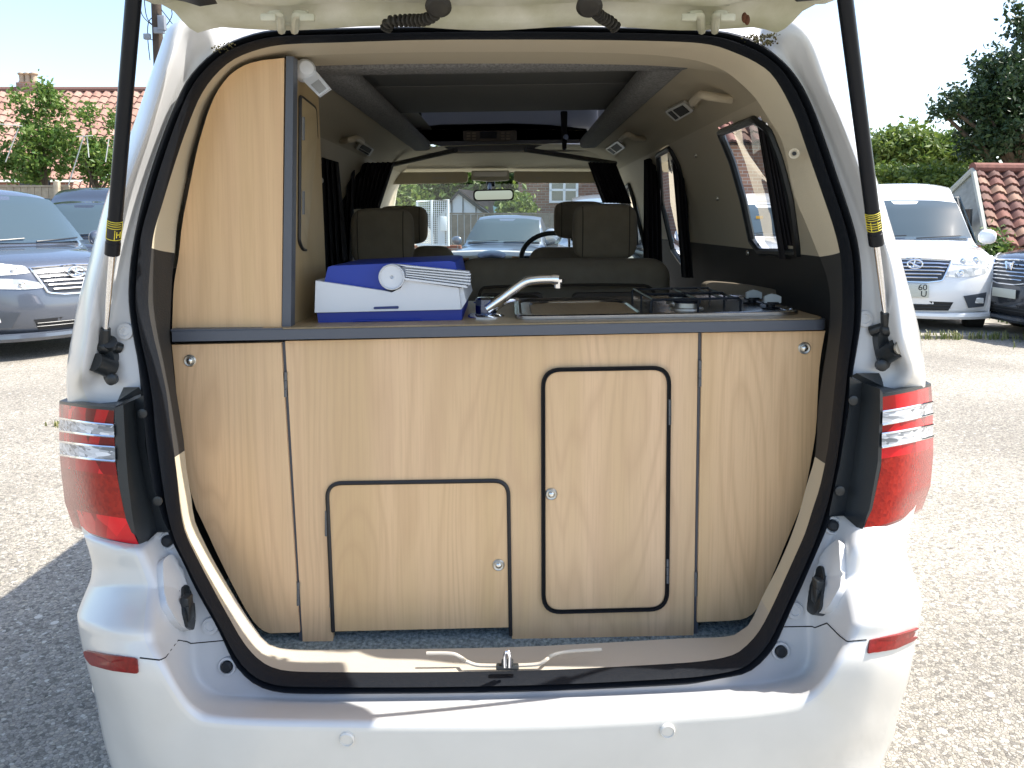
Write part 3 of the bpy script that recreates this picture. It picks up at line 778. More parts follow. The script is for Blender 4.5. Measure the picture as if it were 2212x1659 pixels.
    for i in range(6): hs.add([tp[i], tp[(i+1) % 6], cc], [[0, 1, 2]])
    hs.make('lamp_housing', BLACKP, root)
    for q in (((308,893),(341,1082)) if side == 'L' else ((1843,865),(1814,1060))):
        B().lathe(P(*q, Yb(q[1])-.026), (0, -1, 0), [(.009, 0), (.009, .002), (.006, .003), (.001, .003)], 12).make('housing_bolt', BLACKP, root)
    return root
lampL = lamp('L'); lampR = lamp('R')

# ---------------------------------------------------------------- bumper details
from mathutils.bvhtree import BVHTree
def skin_point(x, y, objs=None):
    r = ray(x, y).normalized()
    h = TREE.ray_cast(CAM, r)
    if h[0] is None or h[0].y > 1.75: h = TREE.find_nearest(P(x, y, Yb(min(y, 1500))))
    return h[0], h[1]
me_ = shell.data; TREE = BVHTree.FromPolygons([v.co.copy() for v in me_.vertices], [list(p.vertices) for p in me_.polygons])
def decal(pts, proud, mat, name, parent=VAN, n=10, thick=True, r=3, label=None):
    """a thin shaped pad lying on the painted skin: outline in view, subdivided, its own thickness"""
    loop = resample([Vector((p[0], p[1], 0)) for p in rpoly(pts, r, 3)], 48)
    c = sum(loop, Vector())/len(loop); rows = []
    for t in (.02, .35, .7, 1.0):
        row = []
        for p in loop:
            q = c.lerp(p, t); h, nn = skin_point(q.x, q.y)
            if nn.dot(ray(q.x, q.y)) > 0: nn = -nn
            row.append(h+nn*proud)
        rows.append(row)
    back = []
    for p in loop:
        h, nn = skin_point(p.x, p.y)
        if nn.dot(ray(p.x, p.y)) > 0: nn = -nn
        back.append(h-nn*.004)
    rows.append(back)
    return B().grid(rows, True).make(name, mat, parent, angle=50, label=label)
decal([(184,1403),(230,1412),(297,1421),(300,1453),(240,1445),(200,1434),(188,1418)], .004, REFL, 'bumper_reflector', r=3)
decal([(1991,1352),(1940,1368),(1877,1382),(1872,1411),(1930,1400),(1970,1382),(1987,1366)], .004, REFL, 'bumper_reflector', r=3)
def disc_on(x, y, r, mat, name, prof=None, parent=VAN, back=0.0):
    h, nn = skin_point(x, y)
    if nn.dot(ray(x, y)) > 0: nn = -nn
    prof = prof or [(r, -.002), (r, .002), (r*.86, .004), (r*.80, .002), (r*.001, .003)]
    return B().lathe(h+nn*.001, nn, prof, 24).make(name, mat, parent)
for x, y in ((750,1595),(1441,1577),(1970,1437),(193,1482)): disc_on(x, y, .0125, WHITE, 'parking_sensor')
for x, y, rr in ((364,1167,.0105),(1797,1134,.0105),(492,1438,.0105),(1685,1405,.0105)):
    o = disc_on(x, y, .016, WHITE_IN, 'rubber_stop_socket', [(.017, 0), (.016, .004), (.0125, .005), (.012, .001)])
    disc_on(x, y, rr, HOLEM, 'rubber_stop', [(rr, 0), (rr, .006), (rr*.6, .009), (.001, .009)], parent=o)
for x, y in ((272,716),(456,1351),(1716,1318),(1867,689)):
    disc_on(x, y, .014, WHITE_IN, 'body_plug', [(.016, 0), (.015, .004), (.009, .005), (.008, .003), (.004, .003), (.001, .004)])
# latch pockets: raised pad with black striker
for pad, lat in ((([(338,1215),(360,1200),(398,1240),(408,1262),(409,1345),(398,1368),(372,1352),(345,1310)]), [(378,1275),(386,1262),(400,1280),(404,1335),(398,1366),(385,1358),(378,1330)]),
                 (([(1826,1166),(1790,1195),(1768,1225),(1762,1300),(1775,1330),(1800,1322),(1828,1275)]), [(1782,1230),(1792,1226),(1797,1250),(1790,1320),(1776,1333),(1762,1322),(1766,1270)])):
    pd = decal(pad, .012, WHITE_IN, 'latch_pad', r=14)
    dc = decal(lat, .017, BLACKP, 'side_latch', parent=pd, r=5)
    cx = sum(p[0] for p in lat)/len(lat); cy = sum(p[1] for p in lat)/len(lat); h, nn = skin_point(cx, cy)
    sx = 1 if cx < 1106 else -1
    B().box(h+Vector((.015*sx, -.008, .006)), (.016, .022, .045), bevel=.003).box(h+Vector((.020*sx, -.010, 0)), (.008, .022, .03), bevel=.002).make('latch_block', BLACKP, dc)
# panel gap lines of the bumper
gp = B()
for pl in ([(490,1383),(412,1390),(404,1386),(385,1383),(372,1400),(358,1420),(345,1426),(302,1421)], [(1690,1354),(1754,1353),(1760,1356),(1786,1346),(1792,1352),(1815,1375),(1830,1386),(1872,1382)]):
    q = []
    for p in resample([Vector((a, b_, 0)) for a, b_ in pl], 60, False):
        h, nn = skin_point(p.x, p.y)
        q.append(h)
    gp.tube(q, .0011, 5)
gp.make('panel_gap', GAP_STRAP_BLACK, VAN)

# ---------------------------------------------------------------- load sill
sr = B()
rid = [(921,1411),(975,1411),(990,1416),(1020,1437),(1065,1438),(1098,1438),(1160,1436),(1175,1430),(1200,1408),(1300,1402)]
sr.tube([P(x, y, Yb(1440)+.012) for x, y in catmull([Vector((a, b_)) for a, b_ in rid], 4)] if False else [P(p.x, p.y, Yb(1440)+(.035 if p.y < 1425 else .02)) for p in chaikin([Vector(q) for q in rid], 2)], .0034, 8)
sr.make('sill_ridge', BEIGE_SILL, VAN)
hp = B()
ctr = P(1096, 1440, Yb(1440)-.004)
hp.tube(catmull([P(1091,1440,1.335), P(1090.5,1420,1.328), P(1092,1411,1.325), P(1096,1407,1.324), P(1100,1411,1.325), P(1101.5,1420,1.328), P(1101,1440,1.335)], 4), .0034, 10)
hook = hp.make('tailgate_striker', CHROME, VAN)
B().box(ctr+Vector((0, .006, -.004)), (.042, .012, .010), bevel=.003).box(ctr+Vector((0, .006, .004)), (.022, .012, .012), bevel=.003).make('striker_base', BLACKP, hook)

# ---------------------------------------------------------------- tailgate
TG0 = 1.43
def tgp(x, y, Y): return P(x, y, Y)
edge = [(468,57),(480,64),(580,67),(700,62),(1106,56),(1475,60),(1644,62),(1657,56)]
tg = B()
zh = P(1106, 61, TG0).z-.002
def tg_under(X, Y):
    s = TG0-Y
    return zh + .015 + s*.26 - .02*math.exp(-((s-.02)/.03)**2)
rowsU = []
SS = [0, .015, .03, .045, .06, .075, .09, .11, .14, .2, .35, .6, .85, 1.05]
def halfw(s): return .575+.02*min(1, s/.1)+.09*min(1, s/.3) if s > .02 else .55
for s in SS:
    Y = TG0-s; row = []
    for k in range(49):
        t = k/24-1
        hw = .525+.035*min(1, s/.06)+.075*min(1, max(0, s-.05)/.12)
        X = -.045*(1-min(1, s/.6))+t*hw
        z = tg_under(X, Y)
        z += .012*math.sin(min(1, s/.08)*math.pi) - .004*math.cos(t*9) - (.012 if .075 <= s <= .14 else 0)*(1 if abs(t) < .75 else .3)
        z -= .012*max(0, abs(t)-.93)/.07
        row.append(Vector((X, Y, z)))
    rowsU.append(row)
WNX, WNY = (.47), (.62, 1.02)  # glass opening (half width, Y range)
vs = [p for r in rowsU for p in r]; fs = []
for i in range(len(SS)-1):
    for k in range(48):
        q = (rowsU[i][k]+rowsU[i+1][k+1])/2
        fs.append([i*49+k, i*49+k+1, (i+1)*49+k+1, (i+1)*49+k])
tg.add(vs, fs)
top = [[p+Vector((0, .0, .07)) for p in r] for r in rowsU]
tg.add([p for r in top for p in r], [f[::-1] for f in fs])
tg.grid([rowsU[0], top[0]]); tg.grid([rowsU[-1], top[-1]]); tg.grid([[r[0] for r in rowsU], [r[0] for r in top]]); tg.grid([[r[-1] for r in rowsU], [r[-1] for r in top]])
tailgate = tg.make('tailgate', DIRTYW, VAN, label='raised tailgate seen from below, white with green grime')
B().box((.02, .70, zh+.015+.73*.26-.03), (.9, .42, .012), Matrix.Rotation(-math.atan(.26), 4, 'X'), .004).make('tailgate_glass', simple('dark_tint', (.02, .025, .03), .1, coat=1), tailgate)
# black spoiler ends, hinges, cable boots
for poly in ([(340,-8),(400,4),(432,14),(470,8),(440,-12)], [(1721,4),(1790,-2),(1800,-14),(1700,-14)]):
    B().prism([P(x, y, 1.33) for x, y in poly], (0, -.05, .02)).make('spoiler_trim', BLACKP, tailgate)
hg = []
for cx in (622, 1530):
    h = B()
    for sx in (-1, 1):
        path = [P(cx+sx*14, 66, 1.44), P(cx+sx*15, 56, 1.40), P(cx+sx*16, 40, 1.375), P(cx+sx*20, 31, 1.36), P(cx+sx*42, 33, 1.35)]
        h.tube(catmull(path, 4), [.0075]*4*4+[.006], 8)
    h.box(P(cx, 52, 1.42), (.035, .02, .010), bevel=.003)
    h.box(P(cx-42, 38, 1.345), (.026, .010, .013), bevel=.003).box(P(cx+42, 38, 1.345), (.026, .010, .013), bevel=.003)
    h.make('tailgate_hinge', DIRTYW, tailgate)
rust = simple('rusty_bolt', (.10, .035, .015), .9, bump=.5, bscale=300)
for x, y in ((1614,43),(1608,38)): B().ell(P(x, y, 1.345), (.005, .004, .009), 10, 6).make('rust_spot', rust, tailgate)
def boot(path, cap, n, Y):
    pts = catmull([P(x, y, Yq) for x, y, Yq in path], 8)
    pts = resample(pts, n*4+1, False); R = [.0088+.0038*(1 if (k % 4) in (0, 1) else -1)*.6 for k in range(len(pts))]
    b_ = B().tube(pts, R, 14)
    b_.lathe(P(*cap), (0, -.6, -.8), [(.001, -.004), (.021, -.003), (.022, .003), (.016, .008), (.001, .009)], 24)
    return b_.make('cable_boot', simple('dusty_rubber', (.010, .009, .008), .6, col2=(.03, .027, .02), nscale=40), tailgate)
boot([(834,62,1.37),(842,48,1.36),(880,44,1.35),(915,43,1.335),(938,32,1.32),(946,14,1.31)], (947,12,1.30), 14, 1.4)
boot([(1330,60,1.37),(1318,48,1.36),(1300,38,1.345),(1288,27,1.33),(1276,14,1.31)], (1273,12,1.30), 9, 1.4)
# moss clumps and debris in the roof gutter corners
rnd = random.Random(3); mossm = simple('moss', (.10, .10, .03), .95, col2=(.05, .03, .015), nscale=300)
ms = B()
for (cx, cy, n) in ((475,108,26),(490,98,18),(1640,84,30),(1656,92,40),(1664,78,30),(1626,80,20)):
    for _ in range(n*2):
        c = P(cx+rnd.gauss(0, 9), cy+rnd.gauss(0, 4), 1.49+rnd.uniform(-.02, .01)); ms.ell(c, [rnd.uniform(.0006, .0022)]*3, 6, 4)
ms.make('gutter_moss', mossm, VAN)['kind'] = 'stuff'

# ---------------------------------------------------------------- gas struts
def strut(side):
    if side == 'L': top, mid, bot = P(291,-30,1.20), P(243,540,1.36), P(226,742,1.405); lab = (249,513)
    else: top, mid, bot = P(1822,-30,1.20), P(1894,520,1.36), P(1916,705,1.405); lab = (1890,480)
    # straight line from bot to top
    d = top-bot
    L = (mid-bot).length/d.length
    m = bot+d*L
    s = B().tube([m, m+d*.035*1, m+d*.036, top], [.0125, .0125, .0118, .0118], 20).make('gas_strut', BLACKM, VAN)
    B().cyl(bot+d*.03, m, .0052, n=14).make('strut_rod', CHROME, s)
    bj = B().cyl(bot+d*.05, bot, .0085, .0105, 14).ell(bot+Vector((0, 0, -.006)), (.014, .014, .013)).make('ball_joint', BLACKP, s)
    a = m+d*.047; b_ = m+d*.105; ax = d.normalized()
    B().tube([a, b_], .0123, 20, cap=False).make('strut_label', simple('strut_label_black', (.02, .02, .018), .5), s)
    pr = B(); fr = a; to = (CAM-a).normalized(); sidev = ax.cross(to).normalized(); to = sidev.cross(ax).normalized()
    def onface(u, v): # u along, v around
        ang = v; return a+(b_-a)*u+(to*math.cos(ang)+sidev*math.sin(ang))*.0126
    lines = [(.05, -1.2, 1.2), (.95, -1.2, 1.2)]
    for u in (.62, .74, .85): lines.append((u, -1.1, .9 if side == 'L' else 1.0))
    if side == 'R':
        for u in (.2, .32, .45): lines.append((u, -1.1, 1.0))
    for u, v0, v1 in lines: pr.tube([onface(u, v0+(v1-v0)*k/8) for k in range(9)], .0007, 4)
    for v in (-1.2, 1.2) + ((.1,) if side == 'L' else (-.4, .5)): pr.tube([onface(.05, v), onface(.95 if abs(v) > 1 else .55, v)], .0007, 4)
    if side == 'L':
        pr.tube([onface(.18, .35), onface(.48, .35)], .001, 4); pr.tube([onface(.18, .85), onface(.48, .85)], .001, 4); pr.tube([onface(.33, .35), onface(.33, .6), onface(.33, .85)], .001, 4)
    pr.make('strut_print', YEL, s)
    # bracket
    if side == 'L': pts = [(226,742),(236,738),(255,750),(262,775),(254,790),(252,815),(243,822),(236,812),(238,800),(222,800)]; peg = ((240,795),(205,782)); c2 = (244,818)
    else: pts = [(1906,705),(1888,712),(1883,730),(1888,765),(1893,786),(1902,795),(1910,788),(1912,778),(1930,760),(1918,730)]; peg = ((1912,765),(1938,752)); c2 = (1902,788)
    br_ = B().prism([P(x, y, 1.425) for x, y in chaikin([Vector(q) for q in pts], 2, True)], (0, -.022, 0))
    br_.cyl(P(*peg[0], 1.41), P(*peg[1], 1.38), .019, .017, 16); br_.lathe(P(*c2, 1.40), (0, -1, 0), [(.011, 0), (.011, .008), (.006, .011), (.001, .011)], 14)
    br_.tube([bot, bot+Vector((.02 if side == 'L' else -.02, .02, -.012))], .010, 10)
    if side == 'L': br_.cyl(P(238,745,1.41), P(236,738,1.40), .014, .013, 14)
    bb = br_.make('strut_bracket', BLACKP, s, angle=40)
    if side == 'R': B().lathe(P(1940,751,1.375), (.5, -1, .1), [(.012, 0), (.012, .004), (.004, .005), (.003, .003)], 12).make('bracket_cap', NICKEL, bb)
strut('L'); strut('R')

# ================================================================ KITCHEN UNIT
KY = 1.555
KIT = thing('kitchen_unit', 'light oak kitchen unit with grey worktop built across the back of the camper', 'kitchen unit', (0, KY+.2, .61))
# centre panel with the doorway notch
cpn = [(616,737),(1508,719),(1498,1377),(1106,1389),(1106,1370)] + [tuple(v) for v in rpoly([(1100,1372),(1100,1035),(703,1041),(719,1372)], [0,36,36,0], 8)] + [(719,1401),(655,1403)]
centre = panel('front_panel', cpn, KY, .016, WOOD, KIT)
def ribbon(name, pts, w, Y, th, mat, parent):
    loop = [Vector((p[0], p[1])) for p in pts]; n = len(loop); rows = [[], []]
    for i in range(n):
        a, b_, c = loop[i-1], loop[i], loop[(i+1) % n]; d = ((b_-a).normalized()+(c-b_).normalized())
        if d.length < 1e-6: d = (c-b_)
        d.normalize(); nn = Vector((-d.y, d.x))
        rows[0].append(b_-nn*w/2); rows[1].append(b_+nn*w/2)
    q = [[P(p.x, p.y, Y) for p in rows[0]], [P(p.x, p.y, Y-th) for p in rows[0]], [P(p.x, p.y, Y-th*.3) for p in [loop[k] for k in range(n)]], [P(p.x, p.y, Y-th) for p in rows[1]], [P(p.x, p.y, Y) for p in rows[1]]]
    return B().grid(q, True).make(name, mat, parent)
GASK = simple('gasket_black', (.016, .015, .016), .5)
td = rpoly([(1173,799),(1446,794),(1441,1316),(1174,1323)], 38, 8)
ribbon('door_gasket', td, 9, KY-.001, .007, GASK, centre)
def knob(x, y, Y, parent):
    k = B().lathe(P(x, y, Y), (0, -1, 0), [(.0125, 0), (.0125, .002), (.0105, .004), (.0082, .003)], 28).make('push_button', NICKEL, parent)
    B().lathe(P(x, y, Y-.001), (0, -1, 0), [(.0068, 0), (.0068, .004), (.0055, .006), (.003, .0072), (.0005, .0076)], 24).make('button_core', simple('satin_button', (.72, .71, .67), .25, metal=1), k)
def hinge(x, y0_, y1_, Y, parent, w=6):
    a = P(x, y0_, Y); b_ = P(x+(2 if 0 else 0), y1_, Y)
    m = B()
    for k in range(3):
        p, q = a.lerp(b_, k/3+.01), a.lerp(b_, (k+1)/3-.01); m.cyl(p, q, w/2*KY/F+.0003, n=10)
    m.make('hinge', simple('hinge_grey', (.12, .125, .13), .45), parent)
tdi = rpoly([(1178,804),(1441,799),(1436,1311),(1179,1318)], 34, 8)
tall = panel('tall_door', tdi, KY-.004, .006, WOOD2, KIT, label='tall narrow locker door with rounded corners')
knob(1191,1067,KY-.004,tall); hinge(1447,862,918,KY-.004,tall); hinge(1442,1207,1260,KY-.004,tall)
sd = rpoly([(709,1046),(1095,1040),(1100,1355),(722,1364)], [30,30,0,0], 8)
small = panel('low_door', sd, KY-.002, .016, WOOD3, KIT, label='wide low locker door beside the floor')
sg_ = B(); pth = [Vector(v) for v in rpoly([(1103,1372),(1098,1038),(706,1044),(720,1364)], [0,33,33,0], 8)]
sg_.tube([P(p.x, p.y, KY-.002) for p in pth], .0046, 6); sg_.make('door_gasket', GASK, centre)
knob(1077,1220,KY-.002,small); hinge(705,1103,1158,KY-.002,small); hinge(715,1263,1312,KY-.002,small)
ld = [(371,745),(607,740),(647,1366),(583,1368),(563,1360),(540,1333),(507,1273),(467,1193),(443,1139),(417,1086),(400,1003),(387,920),(377,803)]
ld = [ld[0], ld[1], ld[2]]+[tuple(v) for v in chaikin([Vector(p) for p in ld[3:]], 1)]
lo = panel('left_door', ld, KY-.004, .016, WOOD2, KIT, label='tapering left corner door'); knob(411,779,KY-.004,lo)
hinge(617,803,858,KY-.003,lo); hinge(644,1257,1308,KY-.003,lo)
rd = [(1517,719),(1784,715),(1782,716),(1771,780),(1767,836),(1764,920),(1754,986),(1734,1086),(1721,1116),(1687,1199),(1651,1286),(1631,1323),(1607,1338),(1574,1341),(1506,1344)]
rd = [rd[0]]+[tuple(v) for v in chaikin([Vector(p) for p in rd[1:-1]], 1)]+[rd[-1]]
ro = panel('right_door', rd, KY-.004, .016, WOOD3, KIT, label='tapering right corner door'); knob(1737,752,KY-.004,ro)
hinge(1512,778,835,KY-.003,ro); hinge(1503,1235,1288,KY-.003,ro)
# dark edge banding strips and carcass
for x0_, y0_, x1_, y1_ in ((612,739,651,1395),(1513,719,1503,1376)): B().prism([P(x0_-4, y0_, KY+.004), P(x0_+4, y0_, KY+.004), P(x1_+4, y1_, KY+.004), P(x1_-4, y1_, KY+.004)], (0, .02, 0)).make('edge_banding', SLATE, KIT)
cs = B()
for xa, xb, ya, yb in ((612,618,760,1385),(1504,1510,740,1365)): cs.prism([P(xa, ya, KY+.03), P(xb, ya, KY+.03), P(xb+(30 if xa < 700 else -8), yb, KY+.03), P(xa+(30 if xa < 700 else -8), yb, KY+.03)], (0, .40, 0))
cs.prism([P(380,748,KY+.045), P(1776,722,KY+.045), P(1700,1130,KY+.045), P(1600,1300,KY+.045), P(590,1330,KY+.045), P(440,1080,KY+.045)], (0, .02, 0))
cs.make('carcass', simple('carcass_dark', (.03, .026, .022), .9), KIT)  # near-black box added behind the doors, painting the shade in their gaps
wt = B()
ZT = P(1106,704.5,KY-.02).z
# worktop slab follows the measured edge line; back at KY+.46
fl, fr_ = P(371,715,KY-.025), P(1794,690,KY-.025); thk = P(1106,704,KY-.02).z-P(1106,727,KY-.02).z
bl, brr = Vector((fl.x, KY+.45, fl.z)), Vector((fr_.x-.02, KY+.45, fr_.z))
c0 = [fl, Vector((fr_.x-.03, fr_.y, fr_.z))]+[Vector((fr_.x-.03+.03*math.sin(a), fr_.y+.03-.03*math.cos(a), fr_.z)) for a in (.3, .6, .9, 1.2, 1.57)]+[brr, bl]
wt.prism([p-Vector((0, 0, thk)) for p in c0], (0, 0, thk-.0015)); worktop = wt.make('worktop_edge', SLATE, KIT, smooth=True, angle=30)
WTOP = wood_mat('oak_worktop', 21.0, a=(.40, .29, .17), c=(.28, .19, .10))
cin = [(c0[0]+Vector((0, .006, -.0014)))]+[p+Vector((-.006, .006, -.0014)) for p in c0[1:-2]]+[c0[-2]+Vector((-.006, -.002, -.0014)), c0[-1]+Vector((0, -.002, -.0014))]
B().prism(cin, (0, 0, .003)).make('worktop_surface', WTOP, worktop)
def ztop(X): t = (X-fl.x)/(fr_.x-fl.x); return fl.z+(fr_.z-fl.z)*t+.0016
# dark base strip above the left locker
panel('locker_base_strip', [(369,711),(610,709),(610,713),(369,716)], KY-.022, .2, SLATE, KIT)
# plastic bag and blue strap seen beneath the doors
bgm = simple('clear_polythene', (.5, .5, .5), .15); 
pl_ = B(); rnd = random.Random(5)
rows = []
for i in range(5):
    rows.append([P(760+18*j, 1352+6*i+rnd.uniform(-3, 3), KY+.06+rnd.uniform(-.01, .02)-.008*i) for j in range(14)])
pl_.grid(rows); tag(pl_.make('polythene_bag', glass_mat('polythene', (.55, .56, .57), .12, .25), None, angle=5), 'crumpled clear plastic bag lying under the low kitchen door', 'plastic bag')
tag(B().box(P(622, 1392, KY+.05), (.09, .02, .012), bevel=.004).make('blue_strap', simple('blue_strap', (.02, .12, .45), .6), None), 'blue strap end on the floor under the left corner door', 'strap')

# ================================================================ TALL LOCKER
LK = thing('tall_locker', 'tall oak veneer locker with curved back edge standing at the left of the worktop', 'locker', P(490,711,KY+.15))
tp_ = [(614,125),(608,709),(372,710),(374,640),(377,603),(387,550),(393,483),(410,400),(427,317),(437,283),(450,240),(467,200),(490,168),(507,153),(533,138),(567,130)]
tp_ = tp_[:2]+[tuple(v) for v in chaikin([Vector(p) for p in tp_[2:]], 1)]
panel('front_panel', tp_, KY, .016, WOOD3, LK)
B().prism([P(618,121,KY-.002), P(634,122,KY-.002), P(628,711,KY-.002), P(609,711,KY-.002)], (0, .03, 0)).make('corner_post', SLATE, LK)
sp0, sp1, sp2, sp3 = P(633,124,KY+.028), P(685,139,KY+.25), P(708,690,KY+.27), P(627,711,KY+.028)
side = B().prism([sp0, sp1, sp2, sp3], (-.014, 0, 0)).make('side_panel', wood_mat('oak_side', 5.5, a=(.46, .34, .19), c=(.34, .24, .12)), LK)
B().prism([P(620,126,KY+.02), P(612,705,KY+.02), P(378,705,KY+.02), P(400,400,KY+.02), P(500,165,KY+.02), P(600,135,KY+.02)], (0, .2, 0)).make('locker_body', simple('locker_dark', (.05, .04, .03), .9), LK)
def onside(u, v, off=0):
    a = sp0.lerp(sp1, u); b_ = sp3.lerp(sp2, u); return a.lerp(b_, v)+Vector((off, 0, 0))
# side door: outline in photo px projected to the side plane
npl = (sp1-sp0).cross(sp3-sp0).normalized()
def sidepx(x, y, off=0):
    r = ray(x, y); t = (sp0-CAM).dot(npl)/r.dot(npl); return CAM+r*t+Vector((off, 0, 0))
dpx = rpoly([(645,207),(678,233),(694,543),(650,540),(643,520)], [6,8,6,8,6], 4)
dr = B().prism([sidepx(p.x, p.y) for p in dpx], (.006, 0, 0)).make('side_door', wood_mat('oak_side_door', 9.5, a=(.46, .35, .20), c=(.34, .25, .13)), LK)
B().tube([sidepx(p.x, p.y, .003) for p in dpx], .0042, 6, closed=True).make('door_gasket', GASK, dr)
for ya, yb in ((253,303),(413,463)): B().tube([sidepx(647.5, ya, .006), sidepx(647.5, yb, .006)], .005, 8).make('hinge', simple('hinge_grey2', (.12, .125, .13), .45), dr)
B().lathe(sidepx(686,390,.004), (1, -.3, 0), [(.011, 0), (.011, .002), (.007, .004), (.006, .008), (.001, .010)], 16).make('push_button', NICKEL, dr)
# reading lamp
rl = thing('reading_lamp', 'small white adjustable reading lamp fixed at the top of the locker side', 'lamp', P(660,150,KY+.04))
B().lathe(P(658,152,KY+.07), (.5, -1, .1), [(.02, -.02), (.023, 0), (.021, .012), (.014, .02), (.001, .022)], 24).make('lamp_head', WPLA, rl)
a, b_ = P(668,162,KY+.06), P(703,198,KY+.04)
d = (b_-a).normalized(); n1 = Vector((.3, -1, .1)).cross(d).normalized()
lb = B().prism([a+n1*.016, a-n1*.018, b_-n1*.017, b_+n1*.012], (0, .014, 0)).make('lamp_bar', WPLA, rl)
B().prism([a.lerp(b_, .4)+n1*.008+Vector((0, -.002, 0)), a.lerp(b_, .4)-n1*.012+Vector((0, -.002, 0)), b_.lerp(a, .08)-n1*.012+Vector((0, -.002, 0)), b_.lerp(a, .08)+n1*.006+Vector((0, -.002, 0))], (0, .006, 0)).make('lamp_lens', simple('led_lens', (.35, .36, .37), .2), lb)

# ================================================================ COOLER
CL = thing('cool_box', 'blue and white plastic cool box with folded ribbed handle on the worktop', 'cool box', P(842,706,1.72))
CY0 = 1.60
def cb(pts, y0_, y1_, mat, name, bevel=.004, shrink=.97, parent=CL, label=None):
    a = [P(x, y, y0_) for x, y in pts]; c = sum(a, Vector())/len(a)
    k = Vector((c.x, 0, a[0].z))
    back = [Vector((c.x+(p.x-c.x)*shrink, y1_, p.z)) for p in a]
    e = [Vector((c.x+(p.x-c.x)*.99, y0_-.0, c.z+(p.z-c.z)*.985)) for p in a]
    f = [Vector((p.x, y0_+.006, p.z)) for p in a]
    m = B().rings([e, f, back]); return m.make(name, mat, parent, angle=30, label=label)
cb([(685,676),(998,669),(1006,660),(999,704),(686,710)] and [(683,676),(1000,668),(997,704),(688,710)], CY0+.008, CY0+.30, BLUEP, 'base')
# base recess moulding
B().tube([P(x, y, CY0+.008) for x, y in [(760,707),(764,695),(770,693),(905,691),(911,693),(915,705)]], .003, 8).make('base_moulding', BLUEP, CL)
bodyc = cb([(680,606),(829,628),(846,632),(866,622),(875,604),(992,622),(997,669),(678,676)], CY0, CY0+.30, WPLA, 'body')
cb([(992,622),(1000,620),(1007,652),(997,668)], CY0+.012, CY0+.28, WPLA, 'body_side', parent=bodyc)
cb([(699,609),(707,577),(716,574),(975,563),(984,566),(992,600),(992,620),(872,604),(860,622),(829,627)], CY0+.012, CY0+.29, BLUEL, 'lid')
dk = P(846,598.5,CY0-.010); R0 = (P(874,598,CY0).x-P(846,598,CY0).x)
hd_ = B().lathe(dk+Vector((0, .03, 0)), (0, -1, 0), [(R0*1.0, 0), (R0*1.0, .032), (R0*.93, .034), (R0*.88, .032), (R0*.86, .028), (R0*.15, .028), (R0*.15, .024), (.0005, .022)], 48).make('handle', WPLA, CL)
arm = B()
arm.prism([P(x, y, CY0-.012) for x, y in [(855,571),(1012,587),(1014,590),(880,577)]], (0, .03, 0))
arm.prism([P(x, y, CY0-.012) for x, y in [(872,600),(1006,617),(1010,622),(876,605)]], (0, .03, 0))
for k in range(4):
    t = (k+.6)/4.6; ya, yb = 578+22*t, 588+31*t
    arm.prism([P(x, y, CY0-.008) for x, y in [(876,ya),(1016,yb),(1016,yb+3),(876,ya+2.4)]], (0, .024, 0))
arm.prism([P(x, y, CY0+.008) for x, y in [(868,576),(1012,589),(1007,620),(874,602)]], (0, .012, 0))
arm.make('handle_arm', WPLA, hd_)
B().prism([P(x, y, CY0-.002) for x, y in rpoly([(807,663),(861,661),(861,667),(807,668)], 3)], (0, .004, 0)).make('slot', simple('navy_slot', (.02, .04, .16), .5), bodyc)

# ================================================================ TAP
tb = P(1050,690,KY+.10)
TAP = thing('tap', 'chrome mixer tap with angled spout beside the sink', 'tap', tb)
z0 = ztop(tb.x)
B().lathe(Vector((tb.x, tb.y, z0)), (0, 0, 1), [(.040, 0), (.040, .004), (.034, .008), (.020, .010)], 36).make('base_plate', CHROME, TAP)
B().lathe(Vector((tb.x, tb.y, z0+.009)), (0, 0, 1), [(.023, 0), (.023, .030), (.019, .034), (.001, .035)], 28).make('tap_body', simple('smoked_chrome', (.10, .12, .18), .1, metal=1), TAP)
yt = tb.y-.02
B().tube(catmull([P(1052,668,yt), P(1080,648,yt), P(1112,624,yt), P(1135,609,yt), P(1160,604,yt), P(1196,603,yt), P(1206,604,yt)], 5), [.0105]*25+[.0125]*6, 18).tube([P(1207,603,yt), P(1207,609,yt)], .0115, 16).tube([P(1205,606,yt), P(1205,622,yt)], [.0085, .008], 16).make('spout', CHROME, TAP)
lv = B().tube([P(1062,672,yt+.03), P(1095,650,yt+.04), P(1120,646,yt+.05)], [.006, .006, .004], 10).lathe(P(1040,654,yt+.03), (0, 0, 1), [(.001, -.004), (.016, 0), (.018, .003), (.001, .006)], 18).make('tap_lever', CHROME, TAP)

# ================================================================ SINK AND HOB
ZS = ztop(.2)+.003
def zs(X): return ztop(X)+.004
A0 = PZ(1103,691,ztop(0)); y0s = KY+.03; xa, xb = P(1112,700,y0s).x, P(1738,690,y0s).x; y1s = KY+.40
SH = thing('sink_hob', 'stainless steel combined sink and two burner gas hob set in the worktop', 'sink and hob', ((xa+xb)/2, (y0s+y1s)/2, ZS))
outl = rpoly([(xa,y0s),(xb,y0s),(xb,y1s),(xa,y1s)], .05, 6)
def ringz(pts, dz, inset=0):
    c = Vector(((xa+xb)/2, (y0s+y1s)/2)); out = []
    for p in pts:
        q = Vector((p.x+(inset if p.x < c.x else -inset), p.y+(inset if p.y < c.y else -inset))); out.append(Vector((q.x, q.y, zs(q.x)+dz)))
    return out
xm = xa+(xb-xa)*.47
b_ = B()
b_.grid([ringz(outl, -.003), ringz(outl, .004), ringz(outl, .006, .004), ringz(outl, .006, .010), ringz(outl, .001, .016)], True)
bowl = rpoly([(xa+.035,y0s+.035),(xm-.01,y0s+.035),(xm-.01,y1s-.035),(xa+.035,y1s-.035)], .06, 6)
